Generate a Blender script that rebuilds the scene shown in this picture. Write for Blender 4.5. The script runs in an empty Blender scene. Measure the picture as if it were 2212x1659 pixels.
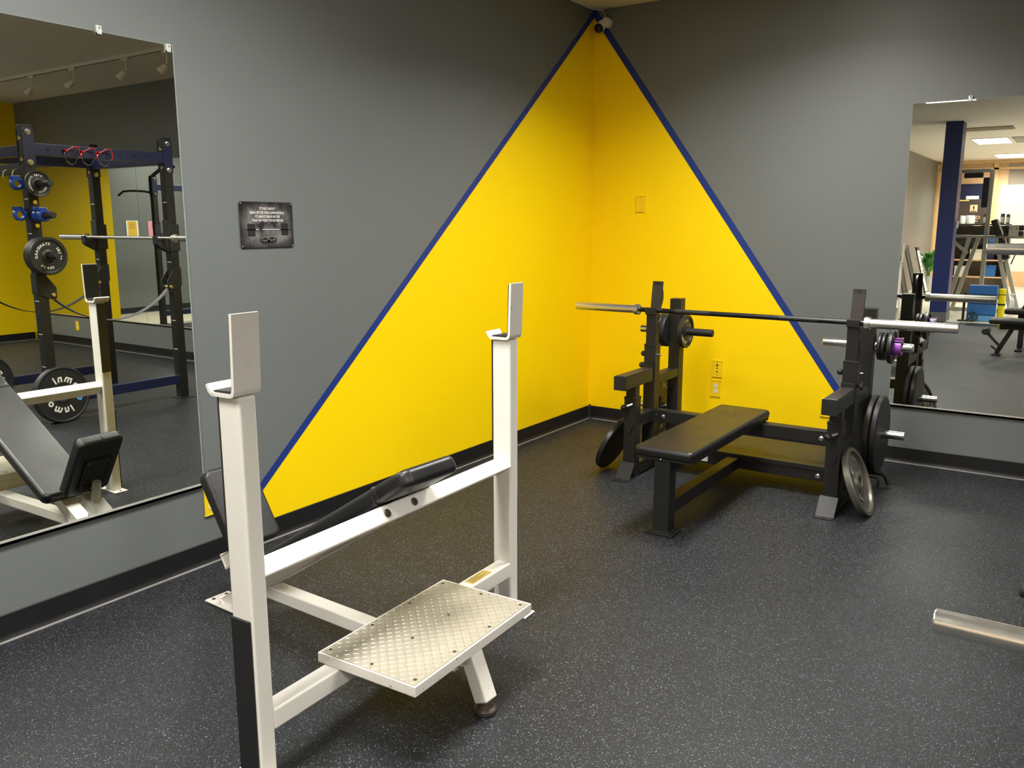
import bpy, bmesh, math, random
from mathutils import Vector, Matrix, Quaternion
PI = math.pi
random.seed(7)
S = bpy.context.scene
COL = S.collection

# ---------------------------------------------------------------- camera
cam_d = bpy.data.cameras.new('camera')
cam = bpy.data.objects.new('camera', cam_d)
COL.objects.link(cam)
YAW, PITCH, ROLL = 0.596216, -0.186776, -0.001154
fwd = Vector((-math.sin(YAW) * math.cos(PITCH), math.cos(YAW) * math.cos(PITCH), math.sin(PITCH)))
rt = Vector((math.cos(YAW), math.sin(YAW), 0))
up = rt.cross(fwd)
r2 = rt * math.cos(ROLL) + up * math.sin(ROLL)
u2 = -rt * math.sin(ROLL) + up * math.cos(ROLL)
m = Matrix((r2, u2, -fwd)).transposed().to_4x4()
m.translation = Vector((3.14518, -5.70572, 1.49440))
cam.matrix_world = m
cam_d.sensor_fit = 'HORIZONTAL'
cam_d.sensor_width = 36.0
cam_d.lens = 36.0 * 1822.62 / 2212.0
cam_d.clip_start = 0.05
S.camera = cam

# ---------------------------------------------------------------- world, exposure
S.view_settings.view_transform = 'Standard'
S.view_settings.look = 'None'
S.view_settings.gamma = 1.0
S.view_settings.use_curve_mapping = False
S.view_settings.exposure = 0.64
W = bpy.data.worlds.new('world')
S.world = W
W.use_nodes = True
W.node_tree.nodes['Background'].inputs[0].default_value = (0.9, 0.95, 1.0, 1)
W.node_tree.nodes['Background'].inputs[1].default_value = 0.10
try:
    S.cycles.max_bounces = 8
    S.cycles.diffuse_bounces = 4
    S.cycles.glossy_bounces = 6
    S.cycles.sample_clamp_indirect = 4.0
    S.cycles.caustics_reflective = False
    S.cycles.caustics_refractive = False
except Exception:
    pass

RW, RD, RH = 8.40, 18.2, 3.012          # room width, depth, height
# ceiling troffers, several unseen ones added as fill light: centre x, y, power
LIGHTS = [(1.80, -1.55, 46), (4.85, -2.75, 26), (1.25, -4.05, 42), (4.85, -6.05, 60), (7.2, -3.1, 85),
          (4.6, -9.6, 60), (1.42, -12.72, 80), (4.6, -12.9, 80), (1.42, -16.9, 80), (4.4, -16.9, 80), (7.4, -9.8, 50), (9.6, -3.2, 22), (1.50, -5.97, 40)]
LCOL = (1.0, 0.985, 0.925)
for i, (lx, ly, lw) in enumerate(LIGHTS):
    ld = bpy.data.lights.new('troffer_light', 'AREA')
    ld.shape = 'RECTANGLE'
    ld.size = 0.52
    ld.size_y = 1.12
    ld.energy = lw
    ld.color = LCOL
    ld.spread = math.radians({0: 143, 1: 136}.get(i, 147))
    lo = bpy.data.objects.new('troffer_light', ld)
    lo.location = (lx, ly, RH - 0.022)
    COL.objects.link(lo)


# ---------------------------------------------------------------- materials
def nodes(name):
    mt = bpy.data.materials.new(name)
    mt.use_nodes = True
    nt = mt.node_tree
    return mt, nt, nt.nodes['Principled BSDF'], nt.nodes, nt.links


def pmat(name, col, rough=0.5, metal=0.0, var=0.08, scale=6.0, bump=0.0, bscale=60.0, spec=0.5, coat=0.0, rvar=0.06, stretch=None, bdist=0.002):
    mt, nt, p, N, L = nodes(name)
    tc = N.new('ShaderNodeTexCoord')
    mp = N.new('ShaderNodeMapping')
    if stretch:
        mp.inputs['Scale'].default_value = stretch
    L.new(tc.outputs['Object'], mp.inputs[0])
    no = N.new('ShaderNodeTexNoise')
    no.inputs['Scale'].default_value = scale
    no.inputs['Detail'].default_value = 4
    L.new(mp.outputs[0], no.inputs['Vector'])
    mx = N.new('ShaderNodeMix')
    mx.data_type = 'RGBA'
    mx.inputs[6].default_value = tuple(max(0, c * (1 - var)) for c in col) + (1,)
    mx.inputs[7].default_value = tuple(min(1, c * (1 + var)) for c in col) + (1,)
    L.new(no.outputs[0], mx.inputs[0])
    L.new(mx.outputs[2], p.inputs['Base Color'])
    mr = N.new('ShaderNodeMapRange')
    mr.inputs[3].default_value = max(0.02, rough - rvar)
    mr.inputs[4].default_value = min(1, rough + rvar)
    L.new(no.outputs[0], mr.inputs[0])
    L.new(mr.outputs[0], p.inputs['Roughness'])
    p.inputs['Metallic'].default_value = metal
    p.inputs['Specular IOR Level'].default_value = spec
    p.inputs['Coat Weight'].default_value = coat
    p.inputs['Coat Roughness'].default_value = 0.2
    if bump > 0:
        n2 = N.new('ShaderNodeTexNoise')
        n2.inputs['Scale'].default_value = bscale
        n2.inputs['Detail'].default_value = 3
        L.new(mp.outputs[0], n2.inputs['Vector'])
        b = N.new('ShaderNodeBump')
        b.inputs['Strength'].default_value = bump
        b.inputs['Distance'].default_value = bdist
        L.new(n2.outputs[0], b.inputs['Height'])
        L.new(b.outputs[0], p.inputs['Normal'])
    return mt


def chipped(name, paint, under, rough=0.35, thr=0.70, scale=26.0):
    """painted steel with small worn chips"""
    mt, nt, p, N, L = nodes(name)
    tc = N.new('ShaderNodeTexCoord')
    n1 = N.new('ShaderNodeTexNoise')
    n1.inputs['Scale'].default_value = scale
    n1.inputs['Detail'].default_value = 8
    n1.inputs['Roughness'].default_value = 0.7
    n0 = N.new('ShaderNodeTexNoise')
    n0.inputs['Scale'].default_value = 3.0
    L.new(tc.outputs['Object'], n1.inputs['Vector'])
    L.new(tc.outputs['Object'], n0.inputs['Vector'])
    ad = N.new('ShaderNodeMath')
    ad.operation = 'MULTIPLY_ADD'
    ad.inputs[1].default_value = 0.35
    L.new(n0.outputs[0], ad.inputs[0])
    L.new(n1.outputs[0], ad.inputs[2])
    cr = N.new('ShaderNodeValToRGB')
    cr.color_ramp.elements[0].position = thr + 0.17
    cr.color_ramp.elements[1].position = thr + 0.185
    L.new(ad.outputs[0], cr.inputs[0])
    n3 = N.new('ShaderNodeTexNoise')
    n3.inputs['Scale'].default_value = 5
    L.new(tc.outputs['Object'], n3.inputs['Vector'])
    m0 = N.new('ShaderNodeMix')
    m0.data_type = 'RGBA'
    m0.inputs[6].default_value = tuple(c * 0.94 for c in paint) + (1,)
    m0.inputs[7].default_value = tuple(min(1, c * 1.04) for c in paint) + (1,)
    L.new(n3.outputs[0], m0.inputs[0])
    mx = N.new('ShaderNodeMix')
    mx.data_type = 'RGBA'
    L.new(cr.outputs[0], mx.inputs[0])
    L.new(m0.outputs[2], mx.inputs[6])
    mx.inputs[7].default_value = under + (1,)
    L.new(mx.outputs[2], p.inputs['Base Color'])
    p.inputs['Roughness'].default_value = rough
    b = N.new('ShaderNodeBump')
    b.inputs['Strength'].default_value = 0.25
    b.inputs['Distance'].default_value = 0.0006
    b.invert = True
    L.new(cr.outputs[0], b.inputs['Height'])
    L.new(b.outputs[0], p.inputs['Normal'])
    return mt


def emis(name, col, st):
    mt, nt, p, N, L = nodes(name)
    no = N.new('ShaderNodeTexNoise')
    no.inputs['Scale'].default_value = 40
    mr = N.new('ShaderNodeMapRange')
    mr.inputs[3].default_value = st * 0.96
    mr.inputs[4].default_value = st * 1.04
    L.new(no.outputs[0], mr.inputs[0])
    p.inputs['Base Color'].default_value = col + (1,)
    p.inputs['Emission Color'].default_value = col + (1,)
    L.new(mr.outputs[0], p.inputs['Emission Strength'])
    return mt


def floor_mat():
    mt, nt, p, N, L = nodes('speckled_rubber')
    tc = N.new('ShaderNodeTexCoord')
    base = N.new('ShaderNodeTexNoise')
    base.inputs['Scale'].default_value = 1.3
    base.inputs['Detail'].default_value = 5
    L.new(tc.outputs['Object'], base.inputs['Vector'])
    cb = N.new('ShaderNodeMix')
    cb.data_type = 'RGBA'
    cb.inputs[6].default_value = (0.0095, 0.0100, 0.0106, 1)
    cb.inputs[7].default_value = (0.0140, 0.0143, 0.0150, 1)
    L.new(base.outputs[0], cb.inputs[0])
    last = cb.outputs[2]
    for i, (sc, thr, ex) in enumerate(((185.0, 0.19, 0.72), (330.0, 0.17, 0.62))):
        # distorted coordinates give the flecks their stretched, broken shapes
        dn = N.new('ShaderNodeTexNoise')
        dn.inputs['Scale'].default_value = 120.0 + 60 * i
        L.new(tc.outputs['Object'], dn.inputs['Vector'])
        va = N.new('ShaderNodeVectorMath')
        va.operation = 'MULTIPLY_ADD'
        va.inputs[1].default_value = (0.006, 0.006, 0.006)
        L.new(dn.outputs['Color'], va.inputs[0])
        L.new(tc.outputs['Object'], va.inputs[2])
        vo = N.new('ShaderNodeTexVoronoi')
        vo.inputs['Scale'].default_value = sc
        L.new(va.outputs[0], vo.inputs['Vector'])
        sep = N.new('ShaderNodeSeparateColor')
        L.new(vo.outputs['Color'], sep.inputs[0])
        near = N.new('ShaderNodeMath')
        near.operation = 'LESS_THAN'
        near.inputs[1].default_value = thr * 1.6
        L.new(vo.outputs['Distance'], near.inputs[0])
        pick = N.new('ShaderNodeMath')
        pick.operation = 'GREATER_THAN'
        pick.inputs[1].default_value = ex
        L.new(sep.outputs[0], pick.inputs[0])
        mu = N.new('ShaderNodeMath')
        mu.operation = 'MULTIPLY'
        L.new(near.outputs[0], mu.inputs[0])
        L.new(pick.outputs[0], mu.inputs[1])
        cr = N.new('ShaderNodeValToRGB')
        e = cr.color_ramp.elements
        e[0].color = (0.06, 0.11, 0.22, 1)
        e[1].color = (0.30, 0.33, 0.38, 1)
        e[0].position = 0.1
        e[1].position = 0.95
        k = cr.color_ramp.elements.new(0.5)
        k.color = (0.11, 0.12, 0.135, 1)
        L.new(sep.outputs[1], cr.inputs[0])
        mx = N.new('ShaderNodeMix')
        mx.data_type = 'RGBA'
        L.new(mu.outputs[0], mx.inputs[0])
        L.new(last, mx.inputs[6])
        L.new(cr.outputs[0], mx.inputs[7])
        last = mx.outputs[2]
    L.new(last, p.inputs['Base Color'])
    mr = N.new('ShaderNodeMapRange')
    mr.inputs[3].default_value = 0.42
    mr.inputs[4].default_value = 0.56
    L.new(base.outputs[0], mr.inputs[0])
    L.new(mr.outputs[0], p.inputs['Roughness'])
    p.inputs['Specular IOR Level'].default_value = 0.30
    bn = N.new('ShaderNodeTexNoise')
    bn.inputs['Scale'].default_value = 260
    L.new(tc.outputs['Object'], bn.inputs['Vector'])
    b = N.new('ShaderNodeBump')
    b.inputs['Strength'].default_value = 0.35
    b.inputs['Distance'].default_value = 0.0015
    L.new(bn.outputs[0], b.inputs['Height'])
    L.new(b.outputs[0], p.inputs['Normal'])
    return mt


M = {}
M['floor'] = floor_mat()
M['light_floor'] = pmat('beige_vinyl', (0.52, 0.47, 0.37), 0.45, var=0.08, scale=2)
M['grey_wall'] = pmat('grey_wall_paint', (0.146, 0.158, 0.157), 0.42, var=0.04, scale=1.5, bump=0.28, bscale=95, bdist=0.0014, spec=0.5)
M['yellow_wall'] = pmat('yellow_wall_paint', (0.97, 0.67, 0.001), 0.42, var=0.03, scale=1.5, bump=0.22, bscale=95, bdist=0.0012, spec=0.35)
M['blue_wall'] = pmat('blue_wall_paint', (0.014, 0.036, 0.200), 0.42, var=0.05, scale=2, bump=0.22, bscale=95, bdist=0.0012, spec=0.4)
M['ceiling'] = pmat('ceiling_paint', (0.84, 0.81, 0.76), 0.8, var=0.04, scale=1.2, bump=0.1, bscale=70)
M['base'] = pmat('black_rubber_base', (0.0085, 0.0085, 0.0095), 0.5, var=0.15, scale=4, spec=0.35)
M['worn_iron'] = pmat('worn_dark_iron', (0.032, 0.031, 0.029), 0.36, 0.45, var=0.3, scale=20, bump=0.3, bscale=120)
M['seam'] = pmat('pale_caulk_line', (0.20, 0.19, 0.185), 0.5, var=0.35, scale=9)
M['mirror'] = pmat('mirror_silver', (0.84, 0.86, 0.80), 0.0, 1.0, var=0.0, rvar=0.0)
M['mirror'].node_tree.nodes['Principled BSDF'].inputs['Roughness'].default_value = 0.0
for l in list(M['mirror'].node_tree.nodes['Principled BSDF'].inputs['Roughness'].links):
    M['mirror'].node_tree.links.remove(l)
M['glass_edge'] = pmat('polished_glass_edge', (0.62, 0.68, 0.64), 0.12, 0.6, var=0.2, scale=14)
M['chrome'] = pmat('chrome', (0.72, 0.72, 0.70), 0.13, 1.0, var=0.05, scale=30)
M['steel'] = pmat('brushed_steel_sleeve', (0.70, 0.68, 0.63), 0.25, 0.93, var=0.06, scale=30)
M['zinc'] = pmat('zinc_bolt', (0.62, 0.60, 0.55), 0.25, 1.0, var=0.2, scale=80)
M['brass'] = pmat('yellow_zinc_bolt', (0.75, 0.62, 0.30), 0.28, 1.0, var=0.2, scale=80)
M['white_paint'] = chipped('chipped_cream_powder_coat', (0.87, 0.835, 0.765), (0.09, 0.07, 0.05), 0.33, thr=0.745, scale=60.0)
M['worn_paint'] = chipped('heavily_chipped_cream_paint', (0.80, 0.76, 0.69), (0.16, 0.12, 0.08), 0.38, thr=0.665, scale=70)
M['black_paint'] = pmat('black_powder_coat', (0.0135, 0.013, 0.012), 0.42, var=0.12, scale=9, bump=0.15, bscale=420, bdist=0.0006, spec=0.42)
M['matte_black'] = pmat('matte_black_steel', (0.012, 0.012, 0.0125), 0.5, var=0.15, scale=12)
M['hole'] = pmat('dark_hole', (0.002, 0.002, 0.003), 0.8)
M['shaft'] = pmat('black_oxide_bar', (0.03, 0.03, 0.032), 0.3, 0.8, var=0.15, scale=90, bump=0.5, bscale=900, bdist=0.0005)
M['leather'] = pmat('black_vinyl', (0.009, 0.0085, 0.009), 0.36, var=0.2, scale=10, bump=0.35, bscale=330, bdist=0.0008, spec=0.5)
M['worn_vinyl'] = pmat('scuffed_black_vinyl', (0.013, 0.0125, 0.0125), 0.40, var=0.75, scale=7, bump=0.4, bscale=260, bdist=0.001, rvar=0.14, spec=0.5)
M['iron'] = pmat('black_cast_iron', (0.017, 0.017, 0.0175), 0.45, var=0.15, scale=30, bump=0.3, bscale=160, bdist=0.0008)
M['grey_iron'] = pmat('grey_cast_iron', (0.15, 0.14, 0.118), 0.36, 0.6, var=0.3, scale=14, bump=0.5, bscale=60, bdist=0.0015)
M['rubber'] = pmat('black_rubber', (0.011, 0.011, 0.012), 0.55, var=0.1, scale=20)
M['brown_rubber'] = pmat('brown_black_liner', (0.026, 0.020, 0.014), 0.45, var=0.2, scale=20)
M['lettering'] = pmat('white_cast_lettering', (0.82, 0.80, 0.74), 0.5, var=0.1, scale=60)
M['gold_lettering'] = pmat('cream_lettering', (0.55, 0.50, 0.36), 0.5, var=0.1, scale=60)
M['plate_alu'] = pmat('tread_plate_aluminium', (0.40, 0.365, 0.29), 0.45, 0.35, var=0.16, scale=7, bump=0.1, bscale=300)
M['tread_bar'] = pmat('tread_bar_bright', (0.62, 0.57, 0.47), 0.24, 0.6, var=0.12, scale=25)
M['channel'] = pmat('dull_aluminium_channel', (0.62, 0.61, 0.57), 0.35, 0.45, var=0.1, scale=30)
M['screw'] = pmat('dark_screw', (0.09, 0.075, 0.06), 0.4, 0.7, var=0.2, scale=60)
M['rust_foot'] = pmat('brown_levelling_foot', (0.085, 0.062, 0.05), 0.4, 0.5, var=0.35, scale=30)
M['yellow_plate'] = pmat('yellow_cover_plate', (0.86, 0.60, 0.01), 0.35, var=0.04, scale=20)
M['ivory'] = pmat('ivory_plastic', (0.80, 0.76, 0.62), 0.35, var=0.05, scale=30)
M['white_plastic'] = pmat('white_plastic', (0.74, 0.72, 0.68), 0.4, var=0.05, scale=20)
M['clear_clip'] = pmat('clear_plastic_clip', (0.75, 0.77, 0.74), 0.1, 0.3, var=0.3, scale=120)
M['lens'] = pmat('black_dome', (0.012, 0.012, 0.014), 0.08, var=0.05)
M['navy'] = pmat('navy_powder_coat', (0.010, 0.014, 0.052), 0.36, var=0.12, scale=9)
M['deep_blue'] = pmat('royal_blue_column_paint', (0.013, 0.030, 0.165), 0.45, var=0.06, scale=3)
M['blue_clamp'] = pmat('blue_nylon', (0.012, 0.055, 0.32), 0.35, var=0.1, scale=40)
M['purple'] = pmat('translucent_purple_plastic', (0.30, 0.07, 0.42), 0.2, var=0.3, scale=60)
M['red'] = pmat('red_plastic', (0.55, 0.012, 0.02), 0.35, var=0.15, scale=40)
M['strap'] = pmat('black_nylon_strap', (0.012, 0.012, 0.013), 0.7, var=0.2, scale=60, bump=0.5, bscale=500, bdist=0.001)
M['grey_strap'] = pmat('grey_nylon_strap', (0.14, 0.14, 0.145), 0.6, var=0.2, scale=60, bump=0.5, bscale=500, bdist=0.001)
M['silver_frame'] = pmat('silver_grey_paint', (0.42, 0.41, 0.37), 0.35, 0.3, var=0.06, scale=8)
M['tan'] = pmat('peach_tan_paint', (0.72, 0.47, 0.27), 0.6, var=0.05, scale=1.5)
M['wood'] = pmat('pale_pine', (0.66, 0.46, 0.20), 0.5, var=0.2, scale=5, stretch=(1, 1, 8))
M['dark_wood'] = pmat('dark_brown_panel', (0.045, 0.03, 0.022), 0.5, var=0.2, scale=6)
M['white_board'] = pmat('glossy_white_board', (0.84, 0.84, 0.80), 0.25, var=0.02, scale=2)
M['grey_panel'] = pmat('taupe_acoustic_panel', (0.26, 0.23, 0.19), 0.9, var=0.06, scale=30)
M['gym_blue'] = pmat('sky_blue_vinyl', (0.035, 0.16, 0.48), 0.4, var=0.06, scale=6)
M['light_blue'] = pmat('light_blue_foam', (0.12, 0.36, 0.80), 0.5, var=0.06, scale=6)
M['foam_yellow'] = pmat('yellow_foam', (0.92, 0.74, 0.01), 0.5, var=0.04, scale=20)
M['leaf'] = pmat('glossy_leaf', (0.045, 0.21, 0.03), 0.35, var=0.3, scale=12)
M['pot'] = pmat('pale_pot', (0.45, 0.43, 0.38), 0.5, var=0.08)
M['paper'] = pmat('white_paper', (0.80, 0.78, 0.72), 0.7, var=0.03)
M['gold_paper'] = pmat('mustard_print', (0.72, 0.45, 0.05), 0.6, var=0.05)
M['pink_paper'] = pmat('pink_print', (0.75, 0.32, 0.40), 0.6, var=0.05)
M['label_tag'] = pmat('amber_warning_label', (0.62, 0.44, 0.14), 0.35, var=0.2, scale=60)
M['diffuser'] = emis('lit_diffuser', (1.0, 0.96, 0.88), 5.0)
M['ink'] = pmat('dark_ink', (0.012, 0.011, 0.011), 0.5, var=0.3, scale=50)
M['orange'] = pmat('orange_fabric', (0.6, 0.14, 0.03), 0.7, var=0.2, scale=12)


def poster_mat():
    mt, nt, p, N, L = nodes('cloudy_grey_print')
    tc = N.new('ShaderNodeTexCoord')
    no = N.new('ShaderNodeTexNoise')
    no.inputs['Scale'].default_value = 13
    no.inputs['Detail'].default_value = 8
    no.inputs['Roughness'].default_value = 0.62
    L.new(tc.outputs['Object'], no.inputs['Vector'])
    cr = N.new('ShaderNodeValToRGB')
    e = cr.color_ramp.elements
    e[0].position = 0.36
    e[0].color = (0.018, 0.017, 0.017, 1)
    e[1].position = 0.66
    e[1].color = (0.27, 0.255, 0.26, 1)
    L.new(no.outputs[0], cr.inputs[0])
    # the print itself is darker towards its border
    sx = N.new('ShaderNodeSeparateXYZ')
    L.new(tc.outputs['Generated'], sx.inputs[0])
    out = None
    for ax in (1, 2):
        a = N.new('ShaderNodeMath')
        a.operation = 'PINGPONG'
        a.inputs[1].default_value = 0.5
        L.new(sx.outputs[ax], a.inputs[0])
        r = N.new('ShaderNodeMapRange')
        r.inputs[1].default_value = 0.02
        r.inputs[2].default_value = 0.24
        r.inputs[3].default_value = 0.15
        L.new(a.outputs[0], r.inputs[0])
        if out is None:
            out = r.outputs[0]
        else:
            q = N.new('ShaderNodeMath')
            q.operation = 'MULTIPLY'
            L.new(out, q.inputs[0])
            L.new(r.outputs[0], q.inputs[1])
            out = q.outputs[0]
    mx = N.new('ShaderNodeMix')
    mx.data_type = 'RGBA'
    mx.inputs[6].default_value = (0.012, 0.011, 0.012, 1)
    L.new(out, mx.inputs[0])
    L.new(cr.outputs[0], mx.inputs[7])
    L.new(mx.outputs[2], p.inputs['Base Color'])
    p.inputs['Roughness'].default_value = 0.3
    return mt


M['poster'] = poster_mat()


# ---------------------------------------------------------------- glyph meshes (made first, while the scene is small)
def text_geo(s, bold=0.0):
    cu = bpy.data.curves.new('glyph', 'FONT')
    cu.body = s
    cu.size = 1.0
    cu.align_x = 'CENTER'
    cu.extrude = 0.0
    cu.offset = bold
    cu.resolution_u = 2
    ob = bpy.data.objects.new('glyph', cu)
    COL.objects.link(ob)
    bpy.context.view_layer.update()
    dg = bpy.context.evaluated_depsgraph_get()
    me = bpy.data.meshes.new_from_object(ob.evaluated_get(dg))
    vs = [v.co.copy() for v in me.vertices]
    fs = [tuple(p.vertices) for p in me.polygons]
    bpy.data.objects.remove(ob)
    bpy.data.curves.remove(cu)
    bpy.data.meshes.remove(me)
    return vs, fs


GL = {}
for ch in "STANDRLBKG0123456.5omni":
    GL.setdefault(ch, text_geo(ch, 0.03))
TX = {s: text_geo(s, 0.012) for s in ("IT'S NOT ABOUT", "BEING BETTER THAN SOMEONE ELSE,", "IT'S ABOUT BEING BETTER",
                                        "THAN YOU WERE THE DAY BEFORE", "CES", "TRA")}


# ---------------------------------------------------------------- mesh builder
SPLIT = set('knurling joint_plate bolt knob frame seam piping cross_beam strap_bracket side_panel floor_foot lever handle rod roller_arm edge_bar strap wavy_edge stand_leg lever_handle stem foot_deck platform_tray'.split())


def split(o):
    """separate pieces of a mesh become objects of their own"""
    me = o.data
    n = len(me.vertices)
    p = list(range(n))

    def f(x):
        while p[x] != x:
            p[x] = p[p[x]]
            x = p[x]
        return x
    for e in me.edges:
        a, c = f(e.vertices[0]), f(e.vertices[1])
        if a != c:
            p[a] = c
    roots = sorted({f(i) for i in range(n)})
    if len(roots) < 2:
        return
    src = bmesh.new()
    src.from_mesh(me)
    for k, r in enumerate(roots):
        bm = src.copy()
        bm.verts.ensure_lookup_table()
        bmesh.ops.delete(bm, geom=[v for v in bm.verts if f(v.index) != r], context='VERTS')
        if k == 0:
            bm.to_mesh(me)
        else:
            m2 = bpy.data.meshes.new(me.name)
            bm.to_mesh(m2)
            for q in me.materials:
                m2.materials.append(q)
            o2 = bpy.data.objects.new(o.name.split('.')[0], m2)
            COL.objects.link(o2)
            o2.parent = o.parent
            o2.location = o.location
        bm.free()
    src.free()


class B:
    def __init__(self):
        self.bm = bmesh.new()
        self.mi = 0

    def _m(self, before):
        if self.mi:
            for f in self.bm.faces:
                if f not in before:
                    f.material_index = self.mi

    def _b(self):
        return set(self.bm.faces) if self.mi else None

    def ob(self, c, ax, ay, az, s, bev=0.0, seg=2):
        """oriented box; ax, ay, az unit vectors, s full sizes"""
        before = self._b()
        r = bmesh.ops.create_cube(self.bm, size=1.0)
        c, ax, ay, az = Vector(c), Vector(ax), Vector(ay), Vector(az)
        for v in r['verts']:
            q = v.co
            v.co = c + ax * (q.x * s[0]) + ay * (q.y * s[1]) + az * (q.z * s[2])
        if bev > 0:
            es = list({e for v in r['verts'] for e in v.link_edges})
            bmesh.ops.bevel(self.bm, geom=es, offset=min(bev, min(s) * 0.49), segments=seg, profile=0.5, affect='EDGES')
        if before is not None:
            self._m(before)
        return self

    def pad(self, c, ax, ay, az, s, bev=0.018, rad=None, n=6):
        """upholstered slab: rounded corners in plan and rolled edges"""
        c, ax, ay, az = Vector(c), Vector(ax), Vector(ay), Vector(az)
        hx, hy, hz = s[0] / 2, s[1] / 2, s[2] / 2
        bev = min(bev, hz * 0.98)
        rad = rad or bev * 1.9
        rings = []
        steps = [(-hz, bev * 1.0)] + [(-hz + bev * (1 - math.cos(PI / 2 * k / 4)), bev * (1 - math.sin(PI / 2 * k / 4))) for k in range(1, 5)]
        steps += [(-q[0], q[1]) for q in reversed(steps)]
        for z, ins in steps:
            r = max(rad - ins, 0.001)
            ring = []
            for qx, qy, a0 in ((1, 1, 0), (-1, 1, 90), (-1, -1, 180), (1, -1, 270)):
                for k in range(n + 1):
                    a = math.radians(a0 + 90 * k / n)
                    x = qx * (hx - rad) + r * math.cos(a)
                    y = qy * (hy - rad) + r * math.sin(a)
                    ring.append(self.bm.verts.new(c + ax * x + ay * y + az * z))
            rings.append(ring)
        m_ = len(rings[0])
        for r0, r1 in zip(rings, rings[1:]):
            for k in range(m_):
                k2 = (k + 1) % m_
                self.bm.faces.new((r0[k], r0[k2], r1[k2], r1[k]))
        self.bm.faces.new(list(reversed(rings[0])))
        self.bm.faces.new(rings[-1])
        return self

    def box(self, x0, x1, y0, y1, z0, z1, bev=0.0, seg=2):
        return self.ob(((x0 + x1) / 2, (y0 + y1) / 2, (z0 + z1) / 2), (1, 0, 0), (0, 1, 0), (0, 0, 1), (x1 - x0, y1 - y0, z1 - z0), bev, seg)

    def bar(self, p0, p1, w, h, side=(0, 1, 0), bev=0.004, seg=2):
        """rectangular tube from p0 to p1; w across `side`, h the other way"""
        p0, p1 = Vector(p0), Vector(p1)
        d = (p1 - p0)
        ln = d.length
        d.normalize()
        s = Vector(side)
        s = (s - d * s.dot(d)).normalized()
        n = d.cross(s)
        return self.ob((p0 + p1) / 2, d, s, n, (ln, w, h), bev, seg)

    def lathe(self, prof, o=(0, 0, 0), axis=(1, 0, 0), n=32):
        """profile (distance along axis, radius)"""
        before = self._b()
        o, axis = Vector(o), Vector(axis).normalized()
        a = axis.orthogonal().normalized()
        b = axis.cross(a)
        rings = []
        for (t, r) in prof:
            if r < 1e-6:
                rings.append([self.bm.verts.new(o + axis * t)])
            else:
                rings.append([self.bm.verts.new(o + axis * t + (a * math.cos(2 * PI * k / n) + b * math.sin(2 * PI * k / n)) * r) for k in range(n)])
        for r0, r1 in zip(rings, rings[1:]):
            for k in range(n):
                k2 = (k + 1) % n
                if len(r0) == 1 and len(r1) == 1:
                    continue
                if len(r0) == 1:
                    self.bm.faces.new((r0[0], r1[k2], r1[k]))
                elif len(r1) == 1:
                    self.bm.faces.new((r0[k], r0[k2], r1[0]))
                else:
                    self.bm.faces.new((r0[k], r0[k2], r1[k2], r1[k]))
        if before is not None:
            self._m(before)
        return self

    def cyl(self, p0, p1, r, n=24, r2=None, bev=0.0):
        p0, p1 = Vector(p0), Vector(p1)
        L_ = (p1 - p0).length
        r2 = r if r2 is None else r2
        if bev > 0:
            pr = [(0, 0), (0, r - bev), (bev, r), (L_ - bev, r2), (L_, r2 - bev), (L_, 0)]
        else:
            pr = [(0, 0), (0, r), (L_, r2), (L_, 0)]
        return self.lathe(pr, p0, p1 - p0, n)

    def sphere(self, c, r, n=20, sc=1.0, axis=(0, 0, 1)):
        k = 10
        pr = [(-r * sc * math.cos(PI * i / k), max(0, r * math.sin(PI * i / k)) if 0 < i < k else 0) for i in range(k + 1)]
        return self.lathe(pr, c, axis, n)

    def tube(self, pts, r, n=10, flat=None, closed=False):
        """swept round tube; flat=(w,h) sweeps a ribbon instead (w across world axis given by third item)"""
        before = self._b()
        pts = [Vector(p) for p in pts]
        rings = []
        prev = None
        for i, p in enumerate(pts):
            if closed:
                d = pts[(i + 1) % len(pts)] - pts[i - 1]
            else:
                d = pts[min(i + 1, len(pts) - 1)] - pts[max(i - 1, 0)]
            d.normalize()
            if flat:
                s = Vector(flat[2])
                s = (s - d * s.dot(d)).normalized()
                t = d.cross(s)
                w, h = flat[0] / 2, flat[1] / 2
                ring = [p + s * w + t * h, p - s * w + t * h, p - s * w - t * h, p + s * w - t * h]
            else:
                a = d.orthogonal().normalized() if prev is None else (prev - d * prev.dot(d)).normalized()
                prev = a
                b = d.cross(a)
                ring = [p + (a * math.cos(2 * PI * k / n) + b * math.sin(2 * PI * k / n)) * r for k in range(n)]
            rings.append([self.bm.verts.new(q) for q in ring])
        m_ = len(rings[0])
        prs = list(zip(rings, rings[1:])) + ([(rings[-1], rings[0])] if closed else [])
        for r0, r1 in prs:
            for k in range(m_):
                k2 = (k + 1) % m_
                self.bm.faces.new((r0[k], r0[k2], r1[k2], r1[k]))
        if not closed:
            self.bm.faces.new(list(reversed(rings[0])))
            self.bm.faces.new(rings[-1])
        if before is not None:
            self._m(before)
        return self

    def prism(self, pts, off, bev=0.0):
        before = self._b()
        off = Vector(off)
        a = [self.bm.verts.new(Vector(p)) for p in pts]
        b = [self.bm.verts.new(Vector(p) + off) for p in pts]
        n = len(pts)
        fs = [self.bm.faces.new(list(reversed(a))), self.bm.faces.new(b)]
        for k in range(n):
            k2 = (k + 1) % n
            fs.append(self.bm.faces.new((a[k], a[k2], b[k2], b[k])))
        if bev > 0:
            es = list({e for v in a + b for e in v.link_edges})
            bmesh.ops.bevel(self.bm, geom=es, offset=bev, segments=2, profile=0.5, affect='EDGES')
        if before is not None:
            self._m(before)
        return self

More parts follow.
